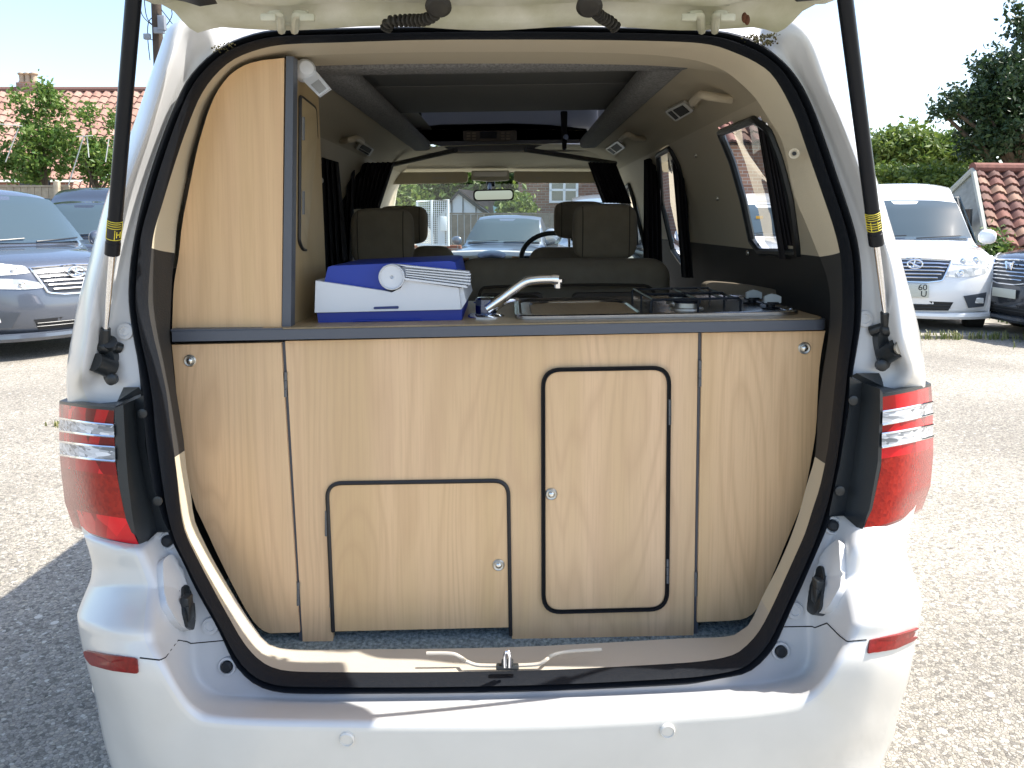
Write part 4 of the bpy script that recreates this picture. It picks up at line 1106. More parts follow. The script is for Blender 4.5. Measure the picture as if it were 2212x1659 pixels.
inner_ = ringz(outl, .001, .016)
# deck with bowl opening: left ring + right deck
def bw(dz, ins):
    c = Vector(((xa+xm)/2+.01, (y0s+y1s)/2)); return [Vector((p.x+(ins if p.x < c.x else -ins), p.y+(ins if p.y < c.y else -ins), zs(p.x)+dz)) for p in bowl]
deckL = [Vector((p.x, p.y, zs(p.x)+.001)) for p in rpoly([(xa+.016,y0s+.016),(xm,y0s+.016),(xm,y1s-.016),(xa+.016,y1s-.016)], [.04,0,0,.04], 6)]
n_ = 80
b_.grid([resample(deckL, n_), nearest_ring(resample(deckL, n_), bw(.001, 0)), nearest_ring(resample(deckL, n_), bw(-.004, .004)), nearest_ring(resample(deckL, n_), bw(-.10, .012)), nearest_ring(resample(deckL, n_), bw(-.115, .04))], True)
fl_ = bw(-.115, .04); b_.add(fl_, [list(range(len(fl_)))])
rd_ = [Vector((p.x, p.y, zs(p.x)+.001)) for p in rpoly([(xm,y0s+.016),(xb-.016,y0s+.016),(xb-.016,y1s-.016),(xm,y1s-.016)], [0,.04,.04,0], 6)]
b_.add(rd_, [list(range(len(rd_)))])
b_.make('steel_top', STEEL, SH)
def burner(x, y, Y, r):
    p = P(x, y, Y); z = zs(p.x)
    bb = B().lathe((p.x, Y, z), (0, 0, 1), [(r*1.25, 0), (r*1.2, .004), (r*.9, .006), (r*.9, .016)], 28).make('burner', NICKEL, SH)
    B().lathe((p.x, Y, z+.016), (0, 0, 1), [(r, 0), (r*1.02, .004), (r*.95, .007), (.001, .008)], 28).make('burner_cap', BLACKM, bb)
burner(1483,690,KY+.14,.030); burner(1465,675,KY+.27,.024)
# pan support grids
g = B(); gx0, gx1 = P(1384,660,KY+.10).x, P(1605,660,KY+.10).x; gz = zs(gx0)+.030
gx0, gx1 = P(1379,655,KY+.30).x-.01, P(1598,655,KY+.08).x
rr = .0028
for yy in (KY+.075, KY+.20, KY+.33):
    g.tube([Vector((gx0, yy, zs(gx0))), Vector((gx0, yy, gz-.004)), Vector((gx0+.004, yy, gz)), Vector((gx1-.004, yy, gz+.004)), Vector((gx1, yy, gz)), Vector((gx1, yy, zs(gx1)))], rr, 8)
for xx in (gx0+.004, gx0+.10, gx0+.16, gx1-.09, gx1-.004): g.tube([Vector((xx, KY+.075, gz+.001)), Vector((xx, KY+.33, gz+.001))], rr, 8)
g.tube([Vector((gx1-.09, KY+.075, gz)), Vector((gx1-.09, KY+.075, zs(gx1)))], rr, 8)
g.make('pan_support', BLACKM, SH)
def hobknob(x, y, Y):
    p = P(x, y, Y); z = zs(p.x)
    k = B().lathe((p.x, Y, z), (0, 0, 1), [(.022, 0), (.02, .003), (.010, .004), (.010, .009), (.019, .011), (.019, .016), (.001, .017)], 24).make('hob_knob', BLACKM, SH)
    pts = [(-.018, 0), (.018, 0), (.018, .016), (.009, .021), (0, .023), (-.009, .021), (-.018, .016)]
    B().prism([Vector((p.x+a, Y-.014, z+.014+b_*.85)) for a, b_ in pts], (0, .008, 0)).make('knob_grip', simple('grey_grip', (.42, .46, .47), .4), k)
hobknob(1664,688,KY+.13); hobknob(1624,680,KY+.23)
# upholstered side trim behind the hob
tp2 = [(1524,668),(1522,622),(1528,611),(1548,609),(1620,616),(1700,630),(1738,640),(1745,650),(1744,668)]
tag(B().prism([P(x, y, 2.10) for x, y in chaikin([Vector(p) for p in tp2], 2, True)], (0, .05, 0)).make('side_cushion', simple('cushion_brown', (.23, .185, .13), .95, bump=.3, bscale=400), None), 'brown padded side panel standing behind the hob knobs', 'side panel')
# ================================================================ PARKED VANS AND CARS
def people_carrier(name, label, paint, loc, rotz, plate_txt=None, lip=True, dark_roof=False, group='people carriers parked around the yard', scale=1.0, H=1.88, emblem='oval'):
    root = thing(name, label, 'people carrier', (0, 0, 0), group)
    Wd = .92
    # centre line of the upper surface: (y, z, halfwidth, drop at edge)
    CLN = [(.10,.22,.80,.0),(.03,.34,.86,.0),(.0,.50,.88,0),(.01,.62,.90,0),(.03,.74,.91,0),(.07,.86,.91,0),(.12,.95,.91,.01),(.22,1.02,.90,.03),(.50,1.09,.88,.06),(.85,1.14,.86,.07),
           (1.02,1.17,.84,.07),(1.30,1.40,.79,.07),(1.62,1.64,.73,.07),(1.85,1.76,.69,.06),(2.1,1.82,.68,.06),(2.7,H,.68,.07),(3.6,H,.68,.07),(4.4,H-.03,.67,.08),(4.70,H-.10,.68,.08),(4.80,1.5,.76,.04),(4.85,1.1,.86,0),(4.86,.6,.88,0),(4.8,.3,.85,0)]
    def bow(z, y): 
        return .34 if y < .3 else (.34 if y < 1.1 else (.22 if y < 2.0 else 0)) if y < 4 else -.10
    pts = catmull([Vector((a, b_, 0)) for a, b_, c, d in CLN], 3); aux = catmull([Vector((c, d, 0)) for a, b_, c, d in CLN], 3)
    rows = []; NT = 24
    for p, q in zip(pts, aux):
        row = []
        for k in range(NT+1):
            t = k/NT*2-1
            bo = .34 if p.x < 1.0 else max(0, .34-(p.x-1.0)*.30) if p.x < 4.4 else -.12
            row.append(Vector((t*q.x, p.x+bo*abs(t)**3, p.y-q.y*abs(t)**3)))
        rows.append(row)
    bd = B(); bd.grid(rows)
    # sides
    ws_i = [i for i, p in enumerate(pts) if 1.02 <= p.x <= 4.80 or True]
    for sx in (0, -1):
        srow = []
        edge = [r[sx] for r in rows]; sg = 1 if edge[5].x > 0 else -1
        for e in edge:
            col = [e]
            zt = e.z; belt = 1.08
            lv = [max(.25, min(zt, belt)), .95, .7, .45, .24]
            for z in lv:
                zz = min(z, zt); w = {0: .905, 1: .92, 2: .92, 3: .91, 4: .89}[lv.index(z)]
                wr = w if e.y > .45 and e.y < 4.7 else min(w, abs(e.x)+.01)
                col.append(Vector((sg*wr, e.y, zz)))
            srow.append(col)
        bd.grid(srow)
    bd.add([Vector((x, y, .3)) for x, y in ((-.85,.3),(.85,.3),(.85,4.7),(-.85,4.7))], [[0, 1, 2, 3]])
    body = bd.make('body', paint, root, angle=40)
    def fy(x, z):
        zs_ = [(.2,.10),(.34,.03),(.5,0),(.62,.01),(.74,.03),(.86,.07),(.95,.12),(1.02,.22),(1.09,.50),(1.14,.85),(1.17,1.02),(1.40,1.30),(1.64,1.62),(1.76,1.85)]
        hw = .9
        for (a, ya), (b_, yb_) in zip(zs_, zs_[1:]):
            if z <= b_: yy = ya+(yb_-ya)*(z-a)/(b_-a); break
        else: yy = 1.9
        hwz = .90 if z < 1.15 else .84-(z-1.17)*.24
        bo = .34 if z < 1.17 else .34-(yy-1.0)*.30
        return yy+bo*min(1.1, abs(x)/hwz)**3
    def strip(topc, botc, proud, mat, nm, parent, n=16, m=6, back=.03, mats=None):
        tc_ = resample([Vector((a, 0, b_)) for a, b_ in topc], n, False); bc_ = resample([Vector((a, 0, b_)) for a, b_ in botc], n, False)
        rr_ = []
        for i in range(m+1):
            rr_.append([])
            for a, b_ in zip(tc_, bc_):
                q = a.lerp(b_, i/m); rr_[-1].append(Vector((q.x, fy(q.x, q.z)-proud, q.z)))
        b2 = B().grid(rr_)
        loop = rr_[0]+[r[-1] for r in rr_[1:-1]]+rr_[-1][::-1]+[r[0] for r in rr_[-2:0:-1]]
        b2.grid([loop, [p+Vector((0, back, 0)) for p in loop]], True)
        return b2.make(nm, mat, parent, angle=50)
    wsn = strip([(-.67,1.70),(-.4,1.735),(0,1.745),(.4,1.735),(.67,1.70)], [(-.81,1.20),(-.4,1.19),(0,1.185),(.4,1.19),(.81,1.20)], .012, WSCAR, 'windscreen', root, 20, 12)
    wp = B()
    for x0_, x1_ in ((-.6,-.02),(.1,.66)): wp.tube([Vector((x0_+(x1_-x0_)*k/8, fy(x0_+(x1_-x0_)*k/8, 1.20+.02*k/8)-.03, 1.20+.035*(k/8))) for k in range(9)], .009, 6)
    wp.make('wiper', BLACKP, wsn)
    # side windows
    for sg in (-1, 1):
        for (ya, yb_, s_) in ((1.55,2.35,.45),(2.42,3.3,0),(3.38,4.5,0)):
            b3 = B(); zt = H-.22
            q = [Vector((sg*.905, ya, 1.12)), Vector((sg*.905, yb_, 1.12)), Vector((sg*(.68+.045), yb_, zt)), Vector((sg*(.68+.045), ya+s_, zt))]
            b3.prism(q, (sg*.012, 0, .004)); b3.make('side_window', WSCAR, root, smooth=False)
        m = B().ell((sg*1.0, 1.35, 1.22), (.11, .07, .10), 16, 10, .8).make('wing_mirror', paint, root)
    # grille
    gr = strip([(-.40,.93),(0,.945),(.40,.93)], [(-.30,.70),(-.15,.68),(.15,.68),(.30,.70)], .008, simple('grille_dark_'+name, (.03, .035, .045), .4), 'grille', root)
    sb_ = B()
    for k in range(5):
        z = .905-.045*k; hw = .385-.02*k-.003*k*k
        for w_ in (-1,):
            path = [Vector((x, fy(x, z)-.022, z-(.006 if abs(x) > .3 else 0))) for x in [(-1+2*i/14)*hw for i in range(15)]]
            sb_.tube(path, .0095, 6)
    fr_loop = [(-.42,.95),(0,.965),(.42,.95),(.31,.69),(.15,.665),(-.15,.665),(-.31,.69)]
    q = resample([Vector((a, 0, b_)) for a, b_ in fr_loop], 60); sb_.tube([Vector((p.x, fy(p.x, p.z)-.014, p.z)) for p in q], .012, 6, closed=True)
    sb_.make('chrome_slat', CHROMED, gr)
    c = Vector((0, fy(0, .88)-.045, .89))
    em = B().tube([c+Vector((.085*math.cos(t), 0, .055*math.sin(t))) for t in [2*math.pi*k/28 for k in range(28)]], .011, 8, closed=True)
    if emblem == 'oval':
        em.tube([c+Vector((-.055, 0, .03)), c+Vector((0, -.004, -.01)), c+Vector((.06, 0, -.03))], [.006, .014, .006], 6)
        em.tube([c+Vector((.0, 0, .045)), c+Vector((-.02, 0, -.04))], .008, 6)
    else:
        em = B().tube([c+Vector((-.07, 0, .05)), c+Vector((-.04, 0, -.045)), c+Vector((0, 0, .01)), c+Vector((.04, 0, -.045)), c+Vector((.07, 0, .05))], .014, 6)
        em.tube([c+Vector((-.08, 0, .035)), c+Vector((.08, 0, .035))], .01, 6)
    em.make('emblem', CHROMED, gr)
    for sg in (-1, 1):
        hl = strip([(sg*.45,.97),(sg*.62,1.0),(sg*.80,1.02),(sg*.88,1.0)], [(sg*.43,.90),(sg*.6,.885),(sg*.8,.88),(sg*.89,.875)], .012, HLGL, 'headlight', root)
        for xx, zz, r_ in ((.55,.935,.035),(.70,.945,.042)):
            B().lathe((sg*xx, fy(xx, zz)-.012, zz), (0, -1, 0), [(r_, 0), (r_, .008), (r_*.75, .010), (r_*.5, .004), (.001, .006)], 16).make('headlight_lens', CHROMED, hl)
        h2 = strip([(sg*.37,.80),(sg*.5,.835),(sg*.7,.855),(sg*.86,.86)], [(sg*.335,.745),(sg*.5,.735),(sg*.7,.75),(sg*.87,.785)], .012, HLGL, 'headlight', root)
        B().lathe((sg*.52, fy(.52,.787)-.012, .787), (0, -1, 0), [(.036, 0), (.036, .008), (.026, .010), (.014, .004), (.001, .006)], 16).make('headlight_lens', CHROMED, h2)
        fg = strip([(sg*.56,.50),(sg*.84,.54)], [(sg*.63,.345),(sg*.82,.36)], .004, simple('fog_recess_'+name, (.06, .07, .085), .5), 'fog_lamp_recess', root)
        B().box((sg*.735, fy(.735,.44)-.012, .44), (.13, .02, .07), bevel=.02, seg=3).make('fog_lamp', HLGL, fg)
    it = strip([(-.45,.42),(0,.43),(.45,.42)], [(-.40,.31),(0,.30),(.40,.31)], .004, SOOTC, 'air_intake', root)
    ib = B()
    for z in (.345,.38): ib.tube([Vector((x, fy(x, z)-.01, z)) for x in [-.42+.84*i/12 for i in range(13)]], .005, 5)
    ib.make('intake_bar', BLACKP, it)
    if lip:
        lp = B(); rr2 = []
        for dz, dy in ((.285,-.012),(.27,-.045),(.235,-.05),(.20,-.02),(.20,.06)):
            rr2.append([Vector((x*.93, fy(x*.93,.3)+dy, dz)) for x in [(-1+2*i/24) for i in range(25)]])
        lp.grid(rr2).make('front_lip', paint, root)
    # plate
    if plate_txt is not None:
        pl = B().box((0, -.02, .555), (.33 if plate_txt else .42, .012, .165 if plate_txt else .11), bevel=.004).make('number_plate', simple('plate_white', (.52, .53, .46), .4), root)
        if plate_txt:
            cu = bpy.data.curves.new('plate_text', 'FONT'); cu.body = plate_txt; cu.size = .105; cu.align_x = 'RIGHT'; cu.space_line = .78; cu.extrude = .001
            cu.materials.append(BLACKM); t0 = bpy.data.objects.new('plate_text', cu); COL.objects.link(t0); bpy.context.view_layer.update()
            me = bpy.data.meshes.new_from_object(t0.evaluated_get(bpy.context.evaluated_depsgraph_get())); bpy.data.objects.remove(t0)
            to = bpy.data.objects.new('plate_text', me); COL.objects.link(to); to.parent = pl
            to.location = (.145, -.028, .567); to.rotation_euler = (math.pi/2, 0, 0)
    for sx in (-1, 1):
        for yy in (.88, 3.75):
            t_ = B().lathe((sx*.70, yy, .33), (sx, 0, 0), [(.2, -.02), (.33, 0), (.335, .03), (.335, .17), (.32, .2), (.22, .205)], 28).make('wheel', TYRE, root)
            w = B().lathe((sx*.70, yy, .33), (sx, 0, 0), [(.22, .19), (.21, .20), (.19, .17), (.06, .185), (.001, .19)], 20).make('rim', NICKEL, t_)
    # dark skirt under the body so that daylight does not show through
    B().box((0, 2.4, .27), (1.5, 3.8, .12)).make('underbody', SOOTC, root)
    root.location = loc; root.rotation_euler = (0, 0, rotz); root.scale = (scale,)*3
    return root
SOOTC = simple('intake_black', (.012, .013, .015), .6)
TYRE = simple('tyre_rubber', (.02, .02, .02), .8)
CHROMED = simple('chrome_trim', (.75, .77, .80), .12, metal=1)
HLGL = lens_mat('headlight_glass', (.30, .32, .32), (.80, .80, .78), (20, 20, 20), .06)
WSCAR = simple('car_glass', (.05, .075, .09), .05, spec=0.4)
PW = simple('pearl_white', (.80, .80, .79), .22, coat=1)
PG = simple('slate_blue_metallic', (.10, .115, .145), .25, metal=.4, coat=1)
PD = simple('dark_grey_metallic', (.05, .055, .065), .25, metal=.4, coat=1)
PS = simple('silver_blue_metallic', (.42, .45, .50), .28, metal=.5, coat=1)
PB = simple('blue_grey_metallic', (.14, .17, .22), .28, metal=.5, coat=1)

def at(x, Y):  # ground point under image column x at depth Y
    return ((x-CX)/F*Y, Y, 0)
people_carrier('parked_people_carrier', 'pearl white people carrier facing the camera beside the tiled shed', PW, at(1978,9.7), math.radians(-22), '60\nU', H=2.02)
people_carrier('parked_people_carrier', 'slate blue metallic people carrier, nearest at the left, fog lamp lit by sun', PG, at(168,8.2), math.radians(58), None, H=1.85)
people_carrier('parked_people_carrier', 'dark grey people carrier with roof rails half hidden behind the slate blue one', simple('near_black_paint', (.02, .022, .026), .25, coat=1), at(118,12.4), math.radians(14), None, H=2.08)
people_carrier('parked_people_carrier', 'black people carrier cut off by the right edge beside the brick shed', PD, at(2176,9.4), math.radians(-88), '', emblem='bird', H=1.85)
wv = people_carrier('parked_people_carrier', 'white people carrier seen through the rear side window of the camper', PW, at(1655,12.4), math.radians(-17), None, H=1.98)
B().box((-.10, 1.40, 1.47), (.12, .01, .12)).make('yellow_sticker', simple('amber_sticker', (.75, .36, .03), .5), [c for c in wv.children if c.name.startswith('windscreen')][0])
people_carrier('parked_people_carrier', 'silver blue people carrier seen through the windscreen beyond the driver seat', PS, at(1345,10.6), math.radians(-4), None, H=1.9)
car = people_carrier('parked_hatchback', 'blue grey hatchback facing the camper, seen through the windscreen above the dashboard', PB, at(1050,14.2), math.radians(-14), None, H=1.56, group=None, emblem='oval')
car['category'] = 'car'; car.scale = (.96, .9, .86)

# ================================================================ SETTING
def gravel():
    m, t, b = nmat('washed_gravel'); L = t.links.new; N = t.nodes.new
    tc = N('ShaderNodeTexCoord')
    v = N('ShaderNodeTexVoronoi'); v.inputs['Scale'].default_value = 92; v.inputs['Randomness'].default_value = 1; L(tc.outputs['Object'], v.inputs[0])
    r = N('ShaderNodeValToRGB'); e = r.color_ramp.elements
    e[0].position = 0; e[0].color = (.20, .18, .15, 1); e[1].position = 1; e[1].color = (.66, .62, .53, 1)
    for pos, c in ((.2,(.32,.29,.235)),(.45,(.41,.37,.30)),(.7,(.45,.41,.35)),(.88,(.50,.44,.34))):
        q = e.new(pos); q.color = (*c, 1)
    sx_ = N('ShaderNodeSeparateColor'); L(v.outputs['Color'], sx_.inputs[0]); L(sx_.outputs[0], r.inputs[0])
    n = N('ShaderNodeTexNoise'); n.inputs['Scale'].default_value = .7; n.inputs['Detail'].default_value = 8; L(tc.outputs['Object'], n.inputs[0])
    mr_ = N('ShaderNodeMapRange'); mr_.inputs[1].default_value = .35; mr_.inputs[2].default_value = .65; mr_.inputs[3].default_value = .66; mr_.inputs[4].default_value = .98; L(n.outputs[0], mr_.inputs[0])
    mx = N('ShaderNodeVectorMath'); mx.operation = 'SCALE'; L(r.outputs[0], mx.inputs[0]); L(mr_.outputs[0], mx.inputs['Scale'])
    v2 = N('ShaderNodeTexVoronoi'); v2.feature = 'DISTANCE_TO_EDGE'; v2.inputs['Scale'].default_value = 92; L(tc.outputs['Object'], v2.inputs[0])
    mr2 = N('ShaderNodeMapRange'); mr2.inputs[1].default_value = 0; mr2.inputs[2].default_value = .12; mr2.inputs[3].default_value = .55; mr2.inputs[4].default_value = 1; L(v2.outputs[0], mr2.inputs[0])
    mx2 = N('ShaderNodeVectorMath'); mx2.operation = 'SCALE'; L(mx.outputs[0], mx2.inputs[0]); L(mr2.outputs[0], mx2.inputs['Scale'])
    v3 = N('ShaderNodeTexVoronoi'); v3.inputs['Scale'].default_value = 24; L(tc.outputs['Object'], v3.inputs[0])
    s3 = N('ShaderNodeSeparateColor'); L(v3.outputs['Color'], s3.inputs[0])
    g3 = N('ShaderNodeMath'); g3.operation = 'GREATER_THAN'; g3.inputs[1].default_value = .90; L(s3.outputs[1], g3.inputs[0])
    l3 = N('ShaderNodeMath'); l3.operation = 'LESS_THAN'; l3.inputs[1].default_value = .32; L(v3.outputs['Distance'], l3.inputs[0])
    m3 = N('ShaderNodeMath'); m3.operation = 'MULTIPLY'; L(g3.outputs[0], m3.inputs[0]); L(l3.outputs[0], m3.inputs[1])
    r3 = N('ShaderNodeValToRGB'); r3.color_ramp.elements[0].color = (.12, .10, .08, 1); r3.color_ramp.elements[1].color = (.62, .58, .50, 1); L(s3.outputs[0], r3.inputs[0])
    x3 = N('ShaderNodeMix'); x3.data_type = 'RGBA'; L(m3.outputs[0], x3.inputs[0]); L(mx2.outputs[0], x3.inputs[6]); L(r3.outputs[0], x3.inputs[7])
    L(x3.outputs[2], b.inputs['Base Color']); b.inputs['Roughness'].default_value = .85
    bp = N('ShaderNodeBump'); bp.inputs['Strength'].default_value = .6; bp.inputs['Distance'].default_value = .008; L(mr2.outputs[0], bp.inputs['Height']); L(bp.outputs[0], b.inputs['Normal'])
    return m
GR = gravel()
gd = B(); s_ = [-300,-60,-20,-8,0,8,20,60,300]
gd.grid([[Vector((x, y+60, 0)) for x in s_] for y in s_])
g_ = gd.make('ground', GR, None, smooth=False); g_['kind'] = 'structure'
con_m = simple('weathered_concrete', (.36, .33, .28), .9, noise=.3, nscale=3, bump=.4, bscale=30)
k1 = B().prism([Vector((a, b_, 0)) for a, b_ in ((4.2,9.35),(5.5,9.3),(6.9,9.6),(9.5,9.0),(12,9.0),(12,16),(4.2,16))], (0, 0, .035)).make('concrete_apron', con_m, None, smooth=False); k1['kind'] = 'structure'

def blades(nm, cx, cy, rx, ry, n, h, mat, seedv):
    rnd = random.Random(seedv); b2 = B()
    for _ in range(n):
        x = cx+rnd.gauss(0, rx); y = cy+rnd.gauss(0, ry); a = rnd.uniform(0, 6.28); hh = h*rnd.uniform(.4, 1.2); l = rnd.uniform(.1, .6)*hh
        dx, dy = math.cos(a), math.sin(a); w = .006+.004*rnd.random()
        p0 = Vector((x, y, .0)); s2 = Vector((-dy, dx, 0))*w
        b2.add([p0-s2, p0+s2, p0+Vector((dx*l*.4, dy*l*.4, hh*.7))+s2*.7, p0+Vector((dx*l*.4, dy*l*.4, hh*.7))-s2*.7, p0+Vector((dx*l, dy*l, hh))], [[0, 1, 2, 3], [3, 2, 4]])
    return b2.make(nm, mat, None, smooth=False)
GRS = leaf_mat('grass_blades', (.10, .14, .03), (.32, .30, .12), .3)
gA = blades('grass', 5.6, 9.3, .55, .06, 240, .10, GRS, 1); gA['kind'] = 'stuff'; gA['label'] = 'thin grass along the concrete edge by the white van'; gA['category'] = 'grass'
gB = blades('grass', 7.3, 8.6, .5, .22, 1500, .10, GRS, 2); tag(gB, 'dry grass verge at the right edge of the yard', 'grass', kind='stuff')
gC = blades('grass', -3.15, 5.3, .05, .03, 60, .03, GRS, 4); tag(gC, 'small tuft of dry grass in the gravel at the left', 'grass', kind='stuff')
gD = blades('weeds', 7.0, 10.4, .10, .5, 500, .28, leaf_mat('weed_green', (.05, .11, .02), (.14, .22, .04), .35), 5); tag(gD, 'green weeds growing between the white van and the shed wall', 'weeds', kind='stuff')

# ---- tiles
def tile_roof(name, A_, Bq, C_, nu, nv, mat, parent, th=.04, amp=.025, step=.02, thick=.06):
    """A ridge start, Bq ridge end, C_ eave start; rows of curved tiles"""
    A_, Bq, C_ = Vector(A_), Vector(Bq), Vector(C_); u = (Bq-A_)/nu; v = (C_-A_)/nv; n = u.cross(v).normalized()
    if n.z < 0: n = -n
    b2 = B(); K = 6
    for j in range(nv):
        r0_ = []; r1_ = []; r2_ = []
        for i in range(nu*K+1):
            ph = (i % K)/K; hgt = amp*(math.sin(ph*2*math.pi)*.8+.35*math.sin(4*math.pi*ph+.8)); p = A_+u*(i/K)
            r0_.append(p+v*j+n*(hgt)); r1_.append(p+v*(j+1.06)+n*(hgt+step)); r2_.append(p+v*(j+1.06)+n*(hgt-.01))
        # separate islands per tile for colour variation
        for i in range(nu):
            a, z = i*K, i*K+K+1
            b2.grid([r0_[a:z], r1_[a:z], r2_[a:z]])
    b2.quad(A_-n*thick, Bq-n*thick, Bq+v*nv-n*thick, A_+v*nv-n*thick)
    return b2.make(name, mat, parent, angle=60)
def tile_mat(name, cols, bump=.3):
    m, t, b = nmat(name); L = t.links.new; N = t.nodes.new
    g = N('ShaderNodeNewGeometry'); r = N('ShaderNodeValToRGB'); e = r.color_ramp.elements
    e[0].color = (*cols[0], 1); e[1].color = (*cols[-1], 1)
    for k, c in enumerate(cols[1:-1]): q = e.new((k+1)/(len(cols)-1)); q.color = (*c, 1)
    L(g.outputs['Random Per Island'], r.inputs[0])
    tc = N('ShaderNodeTexCoord'); n = N('ShaderNodeTexNoise'); n.inputs['Scale'].default_value = 5; n.inputs['Detail'].default_value = 8; L(tc.outputs['Object'], n.inputs[0])
    mr_ = N('ShaderNodeMapRange'); mr_.inputs[1].default_value = .3; mr_.inputs[2].default_value = .7; mr_.inputs[3].default_value = .7; mr_.inputs[4].default_value = 1.15; L(n.outputs[0], mr_.inputs[0])
    mx = N('ShaderNodeVectorMath'); mx.operation = 'SCALE'; L(r.outputs[0], mx.inputs[0]); L(mr_.outputs[0], mx.inputs['Scale']); L(mx.outputs[0], b.inputs['Base Color'])
    b.inputs['Roughness'].default_value = .85; return m
TPINK = tile_mat('pink_pantile', [(.33,.18,.135),(.36,.21,.16),(.31,.17,.125),(.40,.25,.19)])
TRED = tile_mat('old_red_pantile', [(.08,.04,.035),(.16,.065,.05),(.20,.085,.06),(.12,.055,.045),(.30,.18,.12),(.16,.07,.055)])
def brick_mat(name, c1, c2, mortar, scale=1.0):
    m, t, b = nmat(name); L = t.links.new; N = t.nodes.new
    tc = N('ShaderNodeTexCoord'); g = N('ShaderNodeNewGeometry')
    sp = N('ShaderNodeSeparateXYZ'); L(tc.outputs['Object'], sp.inputs[0])
    ad = N('ShaderNodeMath'); ad.operation = 'ADD'; L(sp.outputs[0], ad.inputs[0]); L(sp.outputs[1], ad.inputs[1])
    cb_ = N('ShaderNodeCombineXYZ'); L(ad.outputs[0], cb_.inputs[0]); L(sp.outputs[2], cb_.inputs[1])
    bk = N('ShaderNodeTexBrick'); bk.inputs['Scale'].default_value = 1; bk.inputs['Brick Width'].default_value = .225*scale; bk.inputs['Row Height'].default_value = .075*scale; bk.inputs['Mortar Size'].default_value = .008*scale
    bk.inputs['Color1'].default_value = (*c1, 1); bk.inputs['Color2'].default_value = (*c2, 1); bk.inputs['Mortar'].default_value = (*mortar, 1)
    L(cb_.outputs[0], bk.inputs[0]); L(bk.outputs[0], b.inputs['Base Color']); b.inputs['Roughness'].default_value = .9
    bp = N('ShaderNodeBump'); bp.inputs['Strength'].default_value = .4; bp.inputs['Distance'].default_value = .01; bp.invert = True; L(bk.outputs['Fac'], bp.inputs['Height']); L(bp.outputs[0], b.inputs['Normal'])
    return m
BR = brick_mat('red_brick', (.24,.085,.05), (.33,.14,.08), (.36,.32,.27))
BRD = brick_mat('brown_brick', (.20,.10,.065), (.28,.15,.10), (.30,.27,.23))

# ---- house with pantile roof, left
HY = 24
hs = thing('tiled_house', 'house with pale red pantile roof and chimney pots behind the tree at the left', 'house', (P(150,300,HY).x, HY+3, 0))
ra = P(-160,204,HY+3); rb = P(330,188,HY+3); zr = (ra.z+rb.z)/2; ra.z = rb.z = zr
ea = Vector((ra.x, HY-.6, P(60,385,HY-.6).z))
tile_roof('roof', ra, rb, ea, 24, 13, TPINK, hs, amp=.05, step=.04)
B().tube([ra+Vector((0, 0, .05)), rb+Vector((0, 0, .05))], .09, 8).make('ridge', simple('ridge_tile', (.20, .11, .09), .9), hs)
B().box(((ra.x+rb.x)/2, HY+2.6, ea.z/2-.05), (rb.x-ra.x-.2, 6.0, ea.z-.1)).make('wall', BR, hs, smooth=False)
wn_ = B().box(P(75,388,HY-.45), (.9, .08, .62), bevel=.01).make('window', simple('window_dark', (.03, .04, .05), .1), hs)
ch = B().box((P(62,196,HY+3).x, HY+3.2, zr+.05), (.75, .6, .45), bevel=.02).make('chimney', BRD, hs)
for xx in (49, 62, 75):
    p = P(xx, 190, HY+3.2); B().lathe((p.x, p.y, zr+.25), (0, 0, 1), [(.10, 0), (.12, .08), (.09, .14), (.10, .30), (.14, .34), (.14, .38), (.09, .40)], 14).make('chimney_pot', simple('buff_pot', (.42, .32, .22), .9), ch)
pr_ = thing('porch', 'small pantiled porch roof below the tree at the left', 'porch', at(185,19.5))
tile_roof('porch_roof', P(160,392,20.2), P(285,391,20.2), P(150,425,19.3), 8, 4, TPINK, pr_, amp=.04)
B().box((P(215,420,20).x, 19.9, 1.1), (1.3, .5, 2.2)).make('porch_wall', BR, pr_, smooth=False)

# ---- fences
FW = simple('weathered_board', (.34, .27, .19), .9, noise=.35, nscale=12, bump=.3, bscale=60)
def fence(name, label, p, q, h, mat, n=None, post=True):
    p, q = Vector(p), Vector(q); L_ = (q-p).length; d = (q-p)/L_; n = n or int(L_/.15); root = thing(name, label, 'fence', (p+q)/2)
    rot = Matrix.Rotation(math.atan2(d.y, d.x), 4, 'Z'); b2 = B(); rnd = random.Random(9)
    for i in range(n):
        c = p+d*((i+.5)*L_/n); b2.box((c.x, c.y+rnd.uniform(-.006, .006), h/2), (L_/n*.93, .018, h-rnd.uniform(0, .015)), rot)
    b2.make('boards', mat, root, smooth=False)
    B().box(((p.x+q.x)/2, (p.y+q.y)/2, h+.02), (L_, .06, .035), rot).make('capping_rail', mat, root, smooth=False)
    if post:
        k = 0
        while k*1.9 < L_:
            c = p+d*(k*1.9); B().box((c.x, c.y-.07, h/2+.06), (.11, .11, h+.12), rot, .01).make('post', mat, root); k += 1
    return root
fence('board_fence', 'pale board fence with posts behind the dark people carriers at the left', (P(-60,405,17).x, 17, 0), (P(150,405,17).x, 17, 0), P(50,404,17).z, simple('sunlit_board', (.42, .35, .25), .9, noise=.3, nscale=10, bump=.2, bscale=40))
fence('timber_fence', 'grey close board timber fence beyond the hatchback', (P(960,470,18).x, 18, 0), (P(1500,470,18).x, 18.3, 0), P(1050,463,18).z, simple('grey_board', (.24, .20, .15), .9, noise=.3, nscale=10, bump=.2, bscale=40), post=False)

